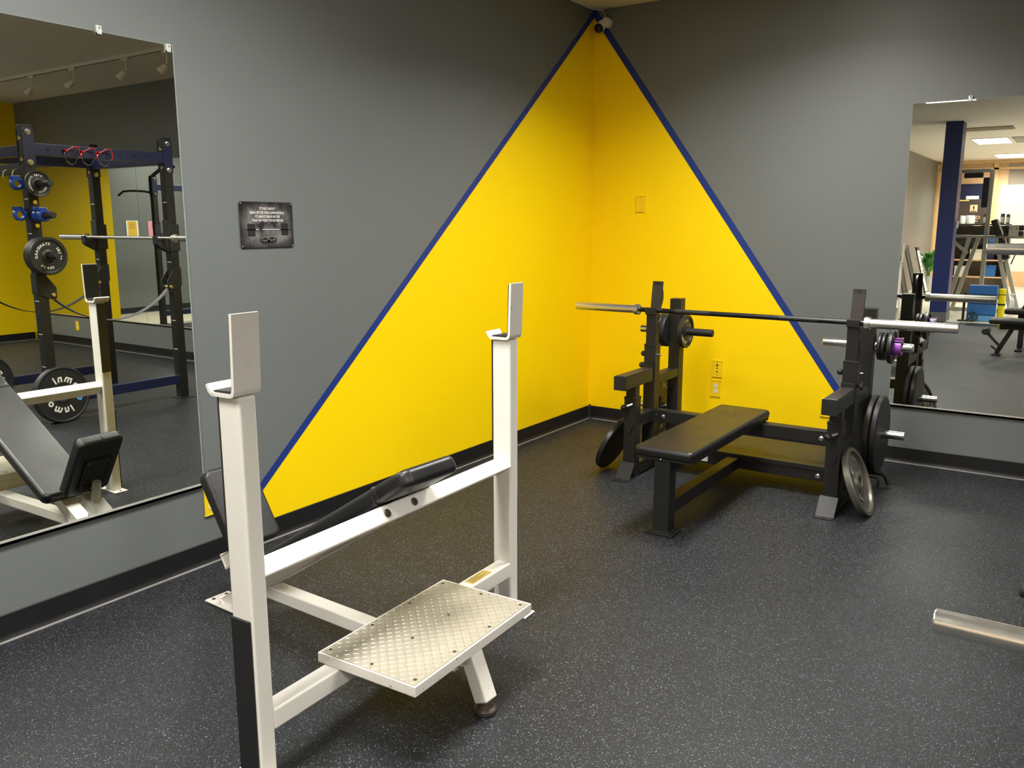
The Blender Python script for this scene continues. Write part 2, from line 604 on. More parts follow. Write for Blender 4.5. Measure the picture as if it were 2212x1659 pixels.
    def poly(self, pts):
        f = self.bm.faces.new([self.bm.verts.new(Vector(p)) for p in pts])
        f.material_index = self.mi
        return self

    def glyph(self, geo, o, ax, ay, size, depth=0.0008):
        o, ax, ay = Vector(o), Vector(ax), Vector(ay)
        nz = ax.cross(ay)
        vs, fs = geo
        before = self._b()
        top = [self.bm.verts.new(o + ax * (v.x * size) + ay * (v.y * size) + nz * depth) for v in vs]
        for f in fs:
            try:
                self.bm.faces.new([top[i] for i in f])
            except ValueError:
                pass
        if before is not None:
            self._m(before)
        return self

    def arc_text(self, s, c, radius, mid_deg, size, x, gap=0.12, sp=0.55):
        """letters with their tops outwards round the +X axis, read clockwise from +X"""
        ws = []
        for ch in s:
            if ch == ' ':
                ws.append(sp * size * 0.7)
            else:
                xs = [v.x for v in GL[ch][0]]
                ws.append((max(xs) - min(xs) + gap) * size)
        tot = sum(ws)
        a = math.radians(mid_deg) + tot / radius / 2
        for ch, w in zip(s, ws):
            a -= w / radius / 2
            if ch != ' ':
                outd = Vector((0, math.cos(a), math.sin(a)))
                right = Vector((0, math.sin(a), -math.cos(a)))
                o = Vector(c) + Vector((x, 0, 0)) + outd * radius
                self.glyph(GL[ch], o, right, outd, size, 0.0)
            a -= w / radius / 2
        return self

    def build(self, name, mats, parent=None, off=(0, 0, 0), angle=38, smooth=True):
        bm = self.bm
        bmesh.ops.recalc_face_normals(bm, faces=bm.faces) if name not in ('lettering', 'print') else None
        off = Vector(off)
        for v in bm.verts:
            v.co -= off
        if smooth:
            ca = math.radians(angle)
            for f in bm.faces:
                f.smooth = True
            for e in bm.edges:
                if len(e.link_faces) == 2:
                    if e.calc_face_angle(0) > ca:
                        e.smooth = False
        me = bpy.data.meshes.new(name)
        nor = None
        if smooth and len(bm.faces) < 6000:
            nor = []
            ca2 = math.cos(math.radians(angle))
            bm.normal_update()
            ar = {f: f.calc_area() for f in bm.faces}
            for f in bm.faces:
                fn = f.normal
                for lp_ in f.loops:
                    acc = Vector((0, 0, 0))
                    for g in lp_.vert.link_faces:
                        if g.normal.dot(fn) > ca2:
                            acc += g.normal * ar[g]
                    nor.append(acc.normalized() if acc.length > 1e-12 else fn.copy())
        bm.to_mesh(me)
        bm.free()
        if nor:
            me.normals_split_custom_set(nor)
        for q in (mats if isinstance(mats, (list, tuple)) else [mats]):
            me.materials.append(M[q] if isinstance(q, str) else q)
        o = bpy.data.objects.new(name, me)
        COL.objects.link(o)
        if parent:
            o.parent = parent
        else:
            o.location = off
        if name in SPLIT:
            split(o)
        return o


def tag(o, label, cat, group=None):
    o['label'] = label
    o['category'] = cat
    if group:
        o['group'] = group
    return o


def thing(name, label, cat, loc=(0, 0, 0), group=None, rot=None):
    o = bpy.data.objects.new(name, None)
    COL.objects.link(o)
    o.location = loc
    o.empty_display_size = 0.1
    if rot is not None:
        o.rotation_euler = rot
    return tag(o, label, cat, group)


def struct(o):
    o['kind'] = 'structure'
    return o


def copy_tree(o, parent=None):
    c = o.copy()
    COL.objects.link(c)
    if parent:
        c.parent = parent
        c.matrix_parent_inverse = Matrix()
    for ch in [k for k in KIDS.get(o.name, [])]:
        copy_tree(ch, c)
    return c


KIDS = {}


def note_kids(root):
    for o in list(COL.objects):
        if o.parent:
            KIDS.setdefault(o.parent.name, [])
            if o not in KIDS[o.parent.name]:
                KIDS[o.parent.name].append(o)


# ================================================================= SETTING
EPS = 0.0
# floor: rubber part and the pale vinyl beyond
FY = -8.95
b = B()
b.box(-0.02, RW, FY, 0.02, -0.06, 0.0)
struct(b.build('floor', 'floor', smooth=False))
b = B()
b.box(-0.3, RW, -RD, FY - 0.001, -0.06, -0.002)
b.box(RW + 0.001, 10.45, -RD, -0.9, -0.06, -0.002)
struct(b.build('floor', 'light_floor', smooth=False))
b = B()
b.box(-0.3, 10.5, -RD - 0.1, 0.15, RH, RH + 0.08)
struct(b.build('ceiling', 'ceiling', smooth=False))


# wall_left: plane x = 0, painted triangle. inner z = 2.965+0.852y, outer z = 3.022+0.854y
def wl(y, z):
    return (0.0, y, z)


yi = -2.965 / 0.852
yo = -3.022 / 0.854
b = B()
b.mi = 1
b.poly([wl(yi, 0), wl(0, 0), wl(0, 2.965)])
b.mi = 2
b.poly([wl(yo, 0), wl(yi, 0), wl(0, 2.965), wl(0, RH), wl((RH - 3.022) / 0.854, RH)])
b.mi = 0
b.poly([wl(-9.5, 0), wl(yo, 0), wl((RH - 3.022) / 0.854, RH), wl(-9.5, RH)])
b.poly([(0, -9.5, 0), (0, -9.5, RH), (-0.22, -9.5, RH), (-0.22, -9.5, 0)])
b.poly([(-0.22, -RD, 0), (-0.22, -9.5, 0), (-0.22, -9.5, RH), (-0.22, -RD, RH)])
b.poly([(-0.32, -RD, 0), (-0.32, 0.1, 0), (-0.32, 0.1, RH), (-0.32, -RD, RH)])
struct(b.build('wall_left', ['grey_wall', 'yellow_wall', 'blue_wall'], smooth=False))
# wall_right: plane y = 0. inner z = 2.955-1.385x, outer z = 3.035-1.386x
xi = 2.955 / 1.385
xo = 3.035 / 1.386
b = B()
b.mi = 1
b.poly([(0, 0, 0), (xi, 0, 0), (0, 0, 2.955)])
b.mi = 2
b.poly([(xi, 0, 0), (xo, 0, 0), ((3.035 - RH) / 1.386, 0, RH), (0, 0, RH), (0, 0, 2.955)])
b.mi = 0
b.poly([(xo, 0, 0), (RW, 0, 0), (RW, 0, RH), ((3.035 - RH) / 1.386, 0, RH)])
b.poly([(-0.1, 0.1, 0), (RW + 0.1, 0.1, 0), (RW + 0.1, 0.1, RH), (-0.1, 0.1, RH)])
struct(b.build('wall_right', ['grey_wall', 'yellow_wall', 'blue_wall'], smooth=False))
# wall_side: yellow stub, then a recessed grey wall behind a strip of pale floor
b = B()
b.mi = 1
b.box(RW, RW + 0.12, -1.22, 0.1, 0, RH)
b.mi = 0
b.box(RW + 0.12, 10.5, -1.22, -1.1, 0, RH)
b.box(10.4, 10.5, -RD, -1.1, 0, RH)
struct(b.build('wall_side', ['grey_wall', 'yellow_wall'], smooth=False))
b = B()
b.box(-0.3, 10.5, -RD - 0.1, -RD, 0, RH)
struct(b.build('wall_far', 'tan', smooth=False))

# baseboards (rubber cove with a small toe) and the pale line at their foot
def baseb(name, segs):
    bb = B()
    tt = B()
    for (p0, p1, nrm) in segs:
        p0, p1, nrm = Vector(p0), Vector(p1), Vector(nrm)
        n_ = nrm
        prof = [(0.001, 0), (0.016, 0.0), (0.013, 0.006), (0.0075, 0.014), (0.006, 0.025), (0.006, 0.097), (0.004, 0.0995), (0.001, 0.0995)]
        bb.prism([p0 + n_ * a_ + Vector((0, 0, z_)) for a_, z_ in prof], p1 - p0)
        tt.prism([p0 + n_ * a_ + Vector((0, 0, z_)) for a_, z_ in ((0.0165, 0.0), (0.024, 0.0), (0.023, 0.003), (0.0165, 0.005))], p1 - p0)
    struct(bb.build(name, 'base'))
    return struct(tt.build('trim_1', 'seam'))


baseb('baseboard_left', [((0, -9.5, 0), (0, -0.03, 0), (1, 0, 0))])
baseb('baseboard_right', [((0.03, 0, 0), (RW - 0.001, 0, 0), (0, -1, 0))])
baseb('baseboard_side', [((RW, -1.22, 0), (RW, -0.03, 0), (-1, 0, 0)), ((10.4, -RD, 0), (10.4, -1.3, 0), (-1, 0, 0))])
b = B()   # moulded corner piece of the rubber base, with its little split top
b.lathe([(0, 0), (0, 0.040), (0.006, 0.034), (0.018, 0.027), (0.095, 0.026), (0.1, 0.022), (0.1, 0)], (0.012, -0.012, 0.0), (0, 0, 1), 20)
b.box(0.012, 0.026, -0.02, -0.010, 0.098, 0.112, 0.003)
struct(b.build('trim_2', 'base'))


# ---- mirrors
def mirror(axis, a0, a1, label):
    z0, z1, th = 0.369, 2.202, 0.006
    if axis == 'x':      # on wall_left
        t = thing('wall_mirror', label, 'mirror', (0, (a0 + a1) / 2, z0), 'wall mirror panels')
        off = t.location
        b = B()
        b.box(0.002, th + 0.002, a0, a1, z0, z1, 0.0015, 1)
        b.bm.faces.ensure_lookup_table()
        for f in b.bm.faces:
            f.material_index = 0 if f.calc_center_median().x > th + 0.0015 and abs(f.normal.x) > 0.9 else 1
        b.build('glass', ['mirror', 'glass_edge'], t, off, smooth=False)
        b = B()
        b.box(0.001, 0.012, a0, a1, z0 - 0.012, z0 - 0.001)
        b.box(0.009, 0.012, a0, a1, z0 - 0.012, z0 + 0.006)
        b.build('bottom_channel', 'channel', t, off)
        b = B()
        b.box(th + 0.0021, th + 0.0028, a1 - 0.0045, a1, z0 + 0.01, z1)
        b.build('bevelled_edge', 'glass_edge', t, off)
    else:
        t = thing('wall_mirror', label, 'mirror', ((a0 + a1) / 2, 0, z0), 'wall mirror panels')
        off = t.location
        b = B()
        b.box(a0, a1, -th - 0.002, -0.002, z0, z1, 0.0015, 1)
        b.bm.faces.ensure_lookup_table()
        for f in b.bm.faces:
            f.material_index = 0 if f.calc_center_median().y < -th - 0.0015 and abs(f.normal.y) > 0.9 else 1
        b.build('glass', ['mirror', 'glass_edge'], t, off, smooth=False)
        b = B()
        b.box(a0, a1, -0.012, -0.001, z0 - 0.012, z0 - 0.001)
        b.box(a0, a1, -0.012, -0.009, z0 - 0.012, z0 + 0.006)
        b.build('bottom_channel', 'channel', t, off)
    return t


LBL = ['mirror panel beside the framed-looking barbell poster, chrome channel below', 'second mirror panel from the poster, past the first seam',
       'third mirror panel from the poster on the long grey wall']
y1 = -3.504
for k in range(3):
    mirror('x', y1 - 1.22 + 0.0015, y1 - 0.0015, LBL[k])
    y1 -= 1.22
LBR = ['mirror panel behind the black bench press, next to the yellow triangle', 'second mirror panel along from the yellow triangle, behind the power rack',
       'third mirror panel along from the yellow triangle, past the power rack', 'fourth mirror panel along from the yellow triangle', 'last mirror panel, next to the yellow end wall']
x1 = 2.173
for k in range(5):
    mirror('y', x1 + 0.0015, x1 + 1.224 - 0.0015, LBR[k])
    x1 += 1.224


def clip(p, ax, label):
    t = thing('mirror_clip', label, 'clip', p, 'mirror clips')
    b = B()
    if ax == 'x':
        b.box(0.0, 0.014, -0.011, 0.011, -0.012, 0.014, 0.002)
        b.box(0.010, 0.016, -0.009, 0.009, -0.018, 0.002, 0.002)
    else:
        b.box(-0.011, 0.011, -0.014, 0.0, -0.012, 0.014, 0.002)
        b.box(-0.009, 0.009, -0.016, -0.010, -0.018, 0.002, 0.002)
    b.build('clip_body', 'clear_clip', t)
    b = B()
    b.sphere((0.016 if ax == 'x' else 0, 0 if ax == 'x' else -0.016, 0.006), 0.004, 8)
    b.build('screw', 'chrome', t)


clip((0.002, -3.818, 2.208), 'x', 'clear plastic clip on the top edge of the mirror beside the poster')
clip((0.002, -3.530, 2.190), 'x', 'clear plastic clip in the upper corner of the mirror beside the poster')
clip((2.479, -0.002, 2.208), 'y', 'clear plastic clip on top of the mirror behind the black bench press')


# ---- ceiling troffers, with unseen fill panels added among them
for i, (lx, ly, lw) in enumerate(LIGHTS):
    pos = {0: 'above the racked barbell near the yellow corner', 1: 'over the power rack', 2: 'above the white incline bench', 3: 'over the middle of the rubber floor, unseen, added as fill',
           4: 'near the yellow end wall, unseen, added to brighten it', 5: 'at the edge of the pale floor, unseen, added as fill', 6: 'behind the blue column', 7: 'in the far half, across from the blue column, unseen, added as fill',
           8: 'in front of the white boards at the far end', 9: 'in the far corner across from the white boards, unseen, added as fill', 10: 'near the recessed grey wall, unseen, added as fill', 11: 'over the recessed strip of pale floor, unseen, added as fill', 12: 'near the camera, between the benches and the blue column'}[i]
    t = thing('ceiling_light', 'recessed white ceiling light panel ' + pos, 'ceiling light', (lx, ly, RH), 'recessed ceiling light panels')
    b = B()
    w, h = 0.305, 0.61
    b.box(-w, -w + 0.025, -h, h, -0.012, 0.0)
    b.box(w - 0.025, w, -h, h, -0.012, 0.0)
    b.box(-w + 0.025, w - 0.025, -h, -h + 0.025, -0.012, 0.0)
    b.box(-w + 0.025, w - 0.025, h - 0.025, h, -0.012, 0.0)
    b.build('frame', 'white_plastic', t)
    b = B()
    b.box(-w + 0.026, w - 0.026, -h + 0.026, h - 0.026, -0.008, -0.002)
    b.build('diffuser', 'diffuser', t)


# ================================================================= WHITE INCLINE BENCH
TH = math.radians(1.85)
root = thing('incline_bench', 'cream white incline bench press with black pads and tread plate spotter platform', 'weight bench', (1.395, -3.755, 0), rot=(0, 0, TH))
DS = math.radians(-4.0)


def sp(s, t, z):                       # spine frame -> bench frame
    return Vector((s * math.cos(DS) - t * math.sin(DS), s * math.sin(DS) + t * math.cos(DS), z))


SX = sp(1, 0, 0)
SY = sp(0, 1, 0)
ZZ = Vector((0, 0, 1))
# uprights
for v0, v1, sg in ((-0.655, -0.600, -1), (0.585, 0.640, 1)):
    b = B()
    b.box(-0.04, 0.04, v0, v1, 0.006, 1.078, 0.008, 3)
    post = b.build('upright', 'white_paint', root)
    b = B()      # base flange
    b.box(-0.088, 0.112, v0 - 0.010, v1 + 0.010, 0.0, 0.007, 0.003)
    b.build('foot_plate', 'worn_paint', post)
    b = B()
    for uu in (-0.072, 0.1):
        b.cyl((uu, (v0 + v1) / 2, 0.006), (uu, (v0 + v1) / 2, 0.010), 0.006, 10)
    b.build('bolt', 'screw', post)
    b = B()      # liner on the lifter's side
    b.box(-0.0445, -0.0402, v0 + 0.002, v1 - 0.002, 0.69, 1.072, 0.001, 1)
    b.build('wear_strip', 'brown_rubber', post)
    b = B()      # lower guard on the outer face
    if sg < 0:
        b.box(-0.036, 0.034, v0 - 0.0075, v0 - 0.0005, 0.012, 0.488, 0.0015, 1)
    else:
        b.box(-0.034, 0.036, v1 + 0.0005, v1 + 0.0065, 0.012, 0.47, 0.0015, 1)
    b.build('guard_strip', 'rubber', post)
    # bar hook: bent flat plate
    hv0, hv1 = ((-0.672, -0.588) if sg < 0 else (0.573, 0.657))
    T_ = 0.009
    outer = [(-0.060, 1.104), (-0.052, 1.087), (-0.040, 1.078), (0.028, 1.078), (0.040, 1.082), (0.0455, 1.096), (0.052, 1.285)]
    inner = [(0.043, 1.285), (0.0365, 1.098), (0.033, 1.091), (0.026, 1.0875), (-0.037, 1.0875), (-0.045, 1.094), (-0.052, 1.108)]
    b = B()
    b.prism([(u_, hv0, z_) for u_, z_ in outer + inner], (0, hv1 - hv0, 0))
    # round the two top corners of the back plate
    hook = b.build('bar_hook', 'worn_paint', root)
    for vv in hook.data.vertices:
        if vv.co.z > 1.28 and True:
            pass
    b = B()
    b.prism([(0.0425, hv0 + 0.003, 1.279), (0.037, hv0 + 0.003, 1.100), (0.0325, hv0 + 0.003, 1.100), (0.0375, hv0 + 0.003, 1.281)], (0, hv1 - hv0 - 0.006, 0))
    b.build('rubber_liner', 'rubber', hook)
    b = B()
    b.prism([(-0.036, hv0 + 0.004, 1.0885), (0.030, hv0 + 0.004, 1.0885), (0.030, hv0 + 0.004, 1.095), (-0.033, hv0 + 0.004, 1.093)], (0, hv1 - hv0 - 0.008, 0))
    b.build('saddle_pad', 'rubber', hook)
# upper crossbar: square tube turned to the incline
INC = math.radians(31.8)
d = Vector((math.cos(INC), 0, math.sin(INC)))
n = Vector((-math.sin(INC), 0, math.cos(INC)))
cx = Vector((0.0056, 0, 0.603))
b = B()
b.ob(cx + Vector((0, -0.0075, 0)), d, (0, 1, 0), n, (0.054, 1.20, 0.054), 0.006, 3)
xb = b.build('upper_crossbar', 'white_paint', root)
for v_ in (-0.108, 0.024):
    b = B()
    b.cyl(cx + d * 0.027 + Vector((0, v_, 0)), cx + d * 0.0325 + Vector((0, v_, 0)), 0.0135, 16, bev=0.002)
    b.cyl(cx + d * 0.032 + Vector((0, v_, 0)), cx + d * 0.034 + Vector((0, v_, 0)), 0.005, 8)
    b.build('bolt', 'screw', xb)
# lower crossbar with amber label
b = B()
b.box(-0.020, 0.040, -0.602, 0.587, 0.152, 0.213, 0.007, 3)
lx_ = b.build('lower_crossbar', 'white_paint', root)
b = B()
b.box(-0.008, 0.030, 0.345, 0.470, 0.2131, 0.2139)
lb = b.build('warning_label', 'label_tag', lx_)
lb['label'] = 'amber warning label'
b = B()
for k in range(6):
    b.box(-0.004 + 0.0055 * k, -0.002 + 0.0055 * k, 0.355, 0.455 - 0.02 * (k % 3), 0.2139, 0.2141)
b.build('print', 'screw', lx_)
# main incline tube from crossbar down to the front foot
def inc(s, off=0.0, t=0.0):            # point on the tube's lower edge line, raised by off perpendicular
    z = 0.417 + 0.62 * (s + 0.258)
    return sp(s, t, z) + (SX * (-math.sin(INC)) + ZZ * math.cos(INC)) * off


b = B()
b.bar(inc(0.012, 0.026), inc(-0.955, 0.026), 0.060, 0.052, SY, 0.006, 3)
b.build('incline_tube', 'white_paint', root)
b = B()
b.ob(sp(-0.968, 0.0, 0.006), SX, SY, ZZ, (0.185, 0.112, 0.008), 0.004)
ff = b.build('front_foot', 'worn_paint', root)
b = B()
b.cyl(sp(-1.035, -0.03, 0.009), sp(-1.035, -0.03, 0.013), 0.007, 10)
b.cyl(sp(-1.035, 0.03, 0.009), sp(-1.035, 0.03, 0.013), 0.007, 10)
b.build('bolt', 'screw', ff)
b = B()
b.bar(sp(-0.70, 0, 0.133), sp(0.232, 0, 0.136), 0.060, 0.050, SY, 0.006, 3)
b.build('lower_spine', 'white_paint', root)
# rear leg with levelling foot
b = B()
b.bar(sp(0.195, 0, 0.140), sp(0.300, 0, 0.180), 0.056, 0.050, SY, 0.006, 3)
b.bar(sp(0.266, 0, 0.210), sp(0.337, 0, 0.040), 0.056, 0.052, SY, 0.006, 3)
b.build('rear_leg', 'worn_paint', root)
b = B()
b.lathe([(0, 0), (0, 0.034), (0.004, 0.0365), (0.014, 0.0365), (0.018, 0.032), (0.021, 0.026), (0.030, 0.024), (0.034, 0.017), (0.046, 0.012), (0.046, 0)], sp(0.333, 0.0, 0), (0, 0, 1), 28)
lf = b.build('levelling_foot', 'rust_foot', root, angle=18)
lf['label'] = 'brown round levelling foot'
# spotter platform: folded tray and tread plate
PU0, PU1, PV0, PV1, PZ = -0.043, 0.327, -0.356, 0.264, 0.245
b = B()
b.box(PU0, PU1, PV0, PV0 + 0.006, PZ - 0.031, PZ, 0.002)
b.box(PU0, PU1, PV1 - 0.006, PV1, PZ - 0.031, PZ, 0.002)
b.box(PU1 - 0.006, PU1, PV0 + 0.004, PV1 - 0.004, PZ - 0.031, PZ, 0.002)
b.box(PU0, PU0 + 0.006, PV0 + 0.004, PV1 - 0.004, PZ - 0.031, PZ, 0.002)
b.box(PU0 + 0.004, PU1 - 0.004, PV0 + 0.004, PV1 - 0.004, PZ - 0.007, PZ - 0.003)
tray = b.build('platform_tray', 'worn_paint', root)
b = B()
b.box(PU0 + 0.006, PU1 - 0.009, PV0 + 0.009, PV1 - 0.007, PZ - 0.003, PZ + 0.0005, 0.0008, 1)
tp = b.build('tread_plate', 'plate_alu', root)
b = B()
pit = 0.0188
j = 0
uu = PU0 + 0.018
while uu < PU1 - 0.016:
    i = 0
    vv = PV0 + 0.018
    while vv < PV1 - 0.014:
        # alternate lozenges at 45 degrees
        a_ = math.radians(45 if (i + j) % 2 else -45)
        ux, uy = math.cos(a_), math.sin(a_)
        L2, W2, H2 = 0.0098, 0.0019, 0.0014
        c_ = Vector((uu, vv, PZ + 0.0005))
        e1, e2 = Vector((ux, uy, 0)), Vector((-uy, ux, 0))
        p = [c_ - e1 * L2, c_ - e1 * L2 * 0.35 - e2 * W2, c_ + e1 * L2 * 0.35 - e2 * W2, c_ + e1 * L2, c_ + e1 * L2 * 0.35 + e2 * W2, c_ - e1 * L2 * 0.35 + e2 * W2]
        q = [c_ - e1 * L2 * 0.55 + ZZ * H2, c_ + e1 * L2 * 0.55 + ZZ * H2]
        vs_ = [b.bm.verts.new(x) for x in p]
        vt = [b.bm.verts.new(x) for x in q]
        b.bm.faces.new((vs_[0], vs_[1], vt[0]))
        b.bm.faces.new((vs_[1], vs_[2], vt[1], vt[0]))
        b.bm.faces.new((vs_[2], vs_[3], vt[1]))
        b.bm.faces.new((vs_[3], vs_[4], vt[1]))
        b.bm.faces.new((vs_[4], vs_[5], vt[0], vt[1]))
        b.bm.faces.new((vs_[5], vs_[0], vt[0]))
        vv += pit
        i += 1
    uu += pit * 0.93
    j += 1
tb = b.build('tread_pattern', 'tread_bar', tp, smooth=False)
tb['kind'] = 'stuff'
for uu in (PU0 + 0.022, (PU0 + PU1) / 2, PU1 - 0.026):
    for k in range(4):
        vv = PV0 + 0.032 + k * (PV1 - PV0 - 0.062) / 3
        b = B()
        b.cyl((uu, vv, PZ), (uu, vv, PZ + 0.0022), 0.0058, 12, bev=0.001)
        b.build('screw', 'screw', tp)


def pad(b, c, e, side, nrm, ln, wd, th, bev=0.022):
    b.pad(c, e, side, nrm, (ln, wd, th), bev)
    return b


# back pad
e_up = SX * math.cos(INC) + ZZ * math.sin(INC)
n_up = -SX * math.sin(INC) + ZZ * math.cos(INC)
PTH = 0.056
ptop = sp(0.118, 0, 0.775)
plen = 0.955
b = B()
pad(b, ptop - e_up * plen / 2 - n_up * PTH / 2, e_up, SY, n_up, plen, 0.25, PTH, 0.018)
bp = b.build('back_pad', 'worn_vinyl', root, angle=60)
bp['label'] = 'long black back pad with scuffed vinyl'
b = B()      # stitched seam near the head end, and piping along both long edges
sc = ptop - e_up * 0.165 - n_up * PTH / 2
b.tube([sc + SY * 0.124 + n_up * 0.010, sc + SY * 0.126 - n_up * 0.02, sc + SY * 0.12 - n_up * 0.0275, sc - SY * 0.12 - n_up * 0.0275, sc - SY * 0.126 - n_up * 0.02, sc - SY * 0.1255 + n_up * 0.018, sc - SY * 0.112 + n_up * 0.028,
        sc + SY * 0.112 + n_up * 0.028, sc + SY * 0.1255 + n_up * 0.018], 0.0028, 8)
for sg in (-1, 1):
    b.tube([ptop - e_up * (0.02) + SY * sg * 0.1205 - n_up * 0.0105, ptop - e_up * (plen - 0.02) + SY * sg * 0.1205 - n_up * 0.0105], 0.0026, 6)
b.build('seam', 'leather', bp)
b = B()
b.ob(ptop - e_up * 0.52 - n_up * (PTH + 0.006), e_up, SY, n_up, (0.70, 0.10, 0.012), 0.002)
b.build('backing_board', 'matte_black', bp)
b = B()      # folded thick end cap of vinyl
pad(b, ptop - e_up * 0.083 - n_up * (PTH / 2 + 0.0005), e_up, SY, n_up, 0.168, 0.253, PTH + 0.003, 0.020)
b.build('folded_end', 'leather', bp, angle=60)
# seat pad
se = (SX * (-0.54) + ZZ * 0.8417)
sn = (SX * 0.8417 + ZZ * 0.54)
scn = sp(-0.845, 0.004, 0.447)
b = B()
pad(b, scn - sn * 0.030, se, SY, sn, 0.325, 0.215, 0.058, 0.016)
st = b.build('seat_pad', 'worn_vinyl', root, angle=60)
b = B()
b.tube([scn + se * 0.150 + SY * 0.100 - sn * 0.006, scn + se * 0.150 - SY * 0.100 - sn * 0.006], 0.0024, 6)
for sg in (-1, 1):
    b.tube([scn + se * 0.150 + SY * sg * 0.1035 - sn * 0.009, scn - se * 0.150 + SY * sg * 0.1035 - sn * 0.009], 0.0024, 6)
b.tube([scn + se * 0.1565 + SY * 0.004 - sn * 0.005, scn + se * 0.163 + SY * 0.004 - sn * 0.02, scn + se * 0.163 + SY * 0.004 - sn * 0.045, scn + se * 0.155 + SY * 0.004 - sn * 0.058], 0.002, 6)
b.build('seam', 'leather', st)
b = B()
b.ob(scn - sn * 0.0625 - se * 0.03, se, SY, sn, (0.165, 0.115, 0.006), 0.002)
pl = b.build('mounting_plate', 'matte_black', st)
for a_ in (-0.07, 0.07):
    for c_ in (-0.045, 0.045):
        b = B()
        b.sphere(scn - sn * 0.066 - se * (0.03 - a_) + SY * c_, 0.0065, 10)
        b.build('bolt', 'screw', st)
# seat tube: box tube lying along the incline with a round stub that carries the seat
bx0 = sp(-0.820, 0, 0.268)
bx1 = sp(-0.948, 0, 0.193)
b = B()
b.bar(bx0, bx1, 0.060, 0.052, SY, 0.006, 3)
gs = sp(-0.872, -0.003, 0.215)
b.prism([sp(-0.83, -0.004, 0.235), sp(-0.90, -0.004, 0.195), sp(-0.865, -0.004, 0.09), sp(-0.80, -0.004, 0.13)], SY * 0.008)
sb = b.build('seat_support', 'white_paint', root)
b = B()
b.ob(bx1 + (bx1 - bx0).normalized() * 0.002, (bx1 - bx0).normalized(), SY, (bx1 - bx0).normalized().cross(SY), (0.003, 0.046, 0.038), 0.001)
b.build('end_cap', 'rubber', sb)
b = B()
b.cyl(sp(-0.872, 0, 0.245), sp(-0.905, 0, 0.352), 0.019, 20)
b.build('seat_stem', 'white_paint', root)
b = B()
b.sphere(scn - sn * 0.078 - se * 0.118 + SY * 0.0, 0.013, 14)
b.build('pull_knob', 'rubber', root)
b = B()
b.tube([bx1 + ZZ * -0.012, bx1 - SX * 0.075 - ZZ * 0.055], 0.0016, 6)
b.build('pull_pin', 'chrome', root)


# ================================================================= PLATES
def plate(label, r, th, style, lettering, name='weight_plate', group=None, mat='iron', hub=None):
    """disc round local X; +X is the face that carries rim, recess and lettering; the disc spans x in [-th, 0]"""
    t = thing(name, label, 'weight plate', (0, 0, 0), group)
    h = 0.0255
    if style == 'standard':
        rim = r * 0.83
        hubr = max(0.036, r * 0.30)
        pr = [(-th, h), (-th, r * 0.93), (-th + 0.002, r * 0.965), (-th + 0.006, r - 0.001), (-th * 0.5, r), (-0.004, r), (0, r - 0.004), (0, rim + 0.006), (-0.003, rim), (-th * 0.32, rim - 0.004),
              (-th * 0.32, hubr + 0.010), (-0.002, hubr), (0.001, hubr - 0.006), (0.001, h + 0.003), (-0.002, h), (-th, h)]
        xl = -th * 0.32 + 0.0012
    else:    # bumper: flat face, narrow rim
        rim = r * 0.90
        hubr = 0.06
        pr = [(-th, h), (-th, hubr), (-th + 0.004, hubr + 0.004), (-th + 0.004, rim), (-th, rim + 0.006), (-th, r - 0.006), (-th + 0.006, r), (-0.006, r), (0, r - 0.006), (0, rim + 0.006), (-0.005, rim),
              (-0.005, hubr + 0.006), (-0.001, hubr), (-0.001, h), (-th, h)]
        xl = -0.005 + 0.0012
    b = B()
    b.lathe(pr, (0, 0, 0), (1, 0, 0), 56)
    b.build('disc', mat, t, angle=30)
    if lettering:
        b = B()
        for (s, ang, size, rad) in lettering:
            b.arc_text(s, (0, 0, 0), rad, ang, size, xl)
        b.build('lettering', 'lettering' if mat != 'grey_iron' else 'grey_iron', t)
    return t


def place(t, c, nrm, spin=0.0):
    n_ = Vector(nrm).normalized()
    # local X -> n, local Z as near world Z as can be
    zz = ZZ - n_ * ZZ.dot(n_)
    zz.normalize()
    yy = zz.cross(n_)
    m_ = Matrix((n_, yy, zz)).transposed()
    q = m_.to_quaternion() @ Quaternion((1, 0, 0), spin)
    t.rotation_mode = 'QUATERNION'
    t.rotation_quaternion = q
    t.location = c
    return t


def std_letters(r, wt, kg):
    s = r * 0.185
    return [('STANDARD', 45, s, r * 0.575), (wt, 168, s, r * 0.575), (kg, -80, s * 0.9, r * 0.575)]


def recopy(src, label, group=None):
    c = copy_tree(src)
    c['label'] = label
    if group:
        c['group'] = group
    return c


# ================================================================= BLACK BENCH PRESS STATION
SL = (1.545, -1.3, 0)
st_root = thing('bench_press', 'black flat bench press station in front of the yellow triangle corner', 'weight bench', SL)
PB = 'black_paint'


def P_(b, name, mat=PB, parent=None, angle=38):
    return b.build(name, mat, parent or st_root, SL, angle)


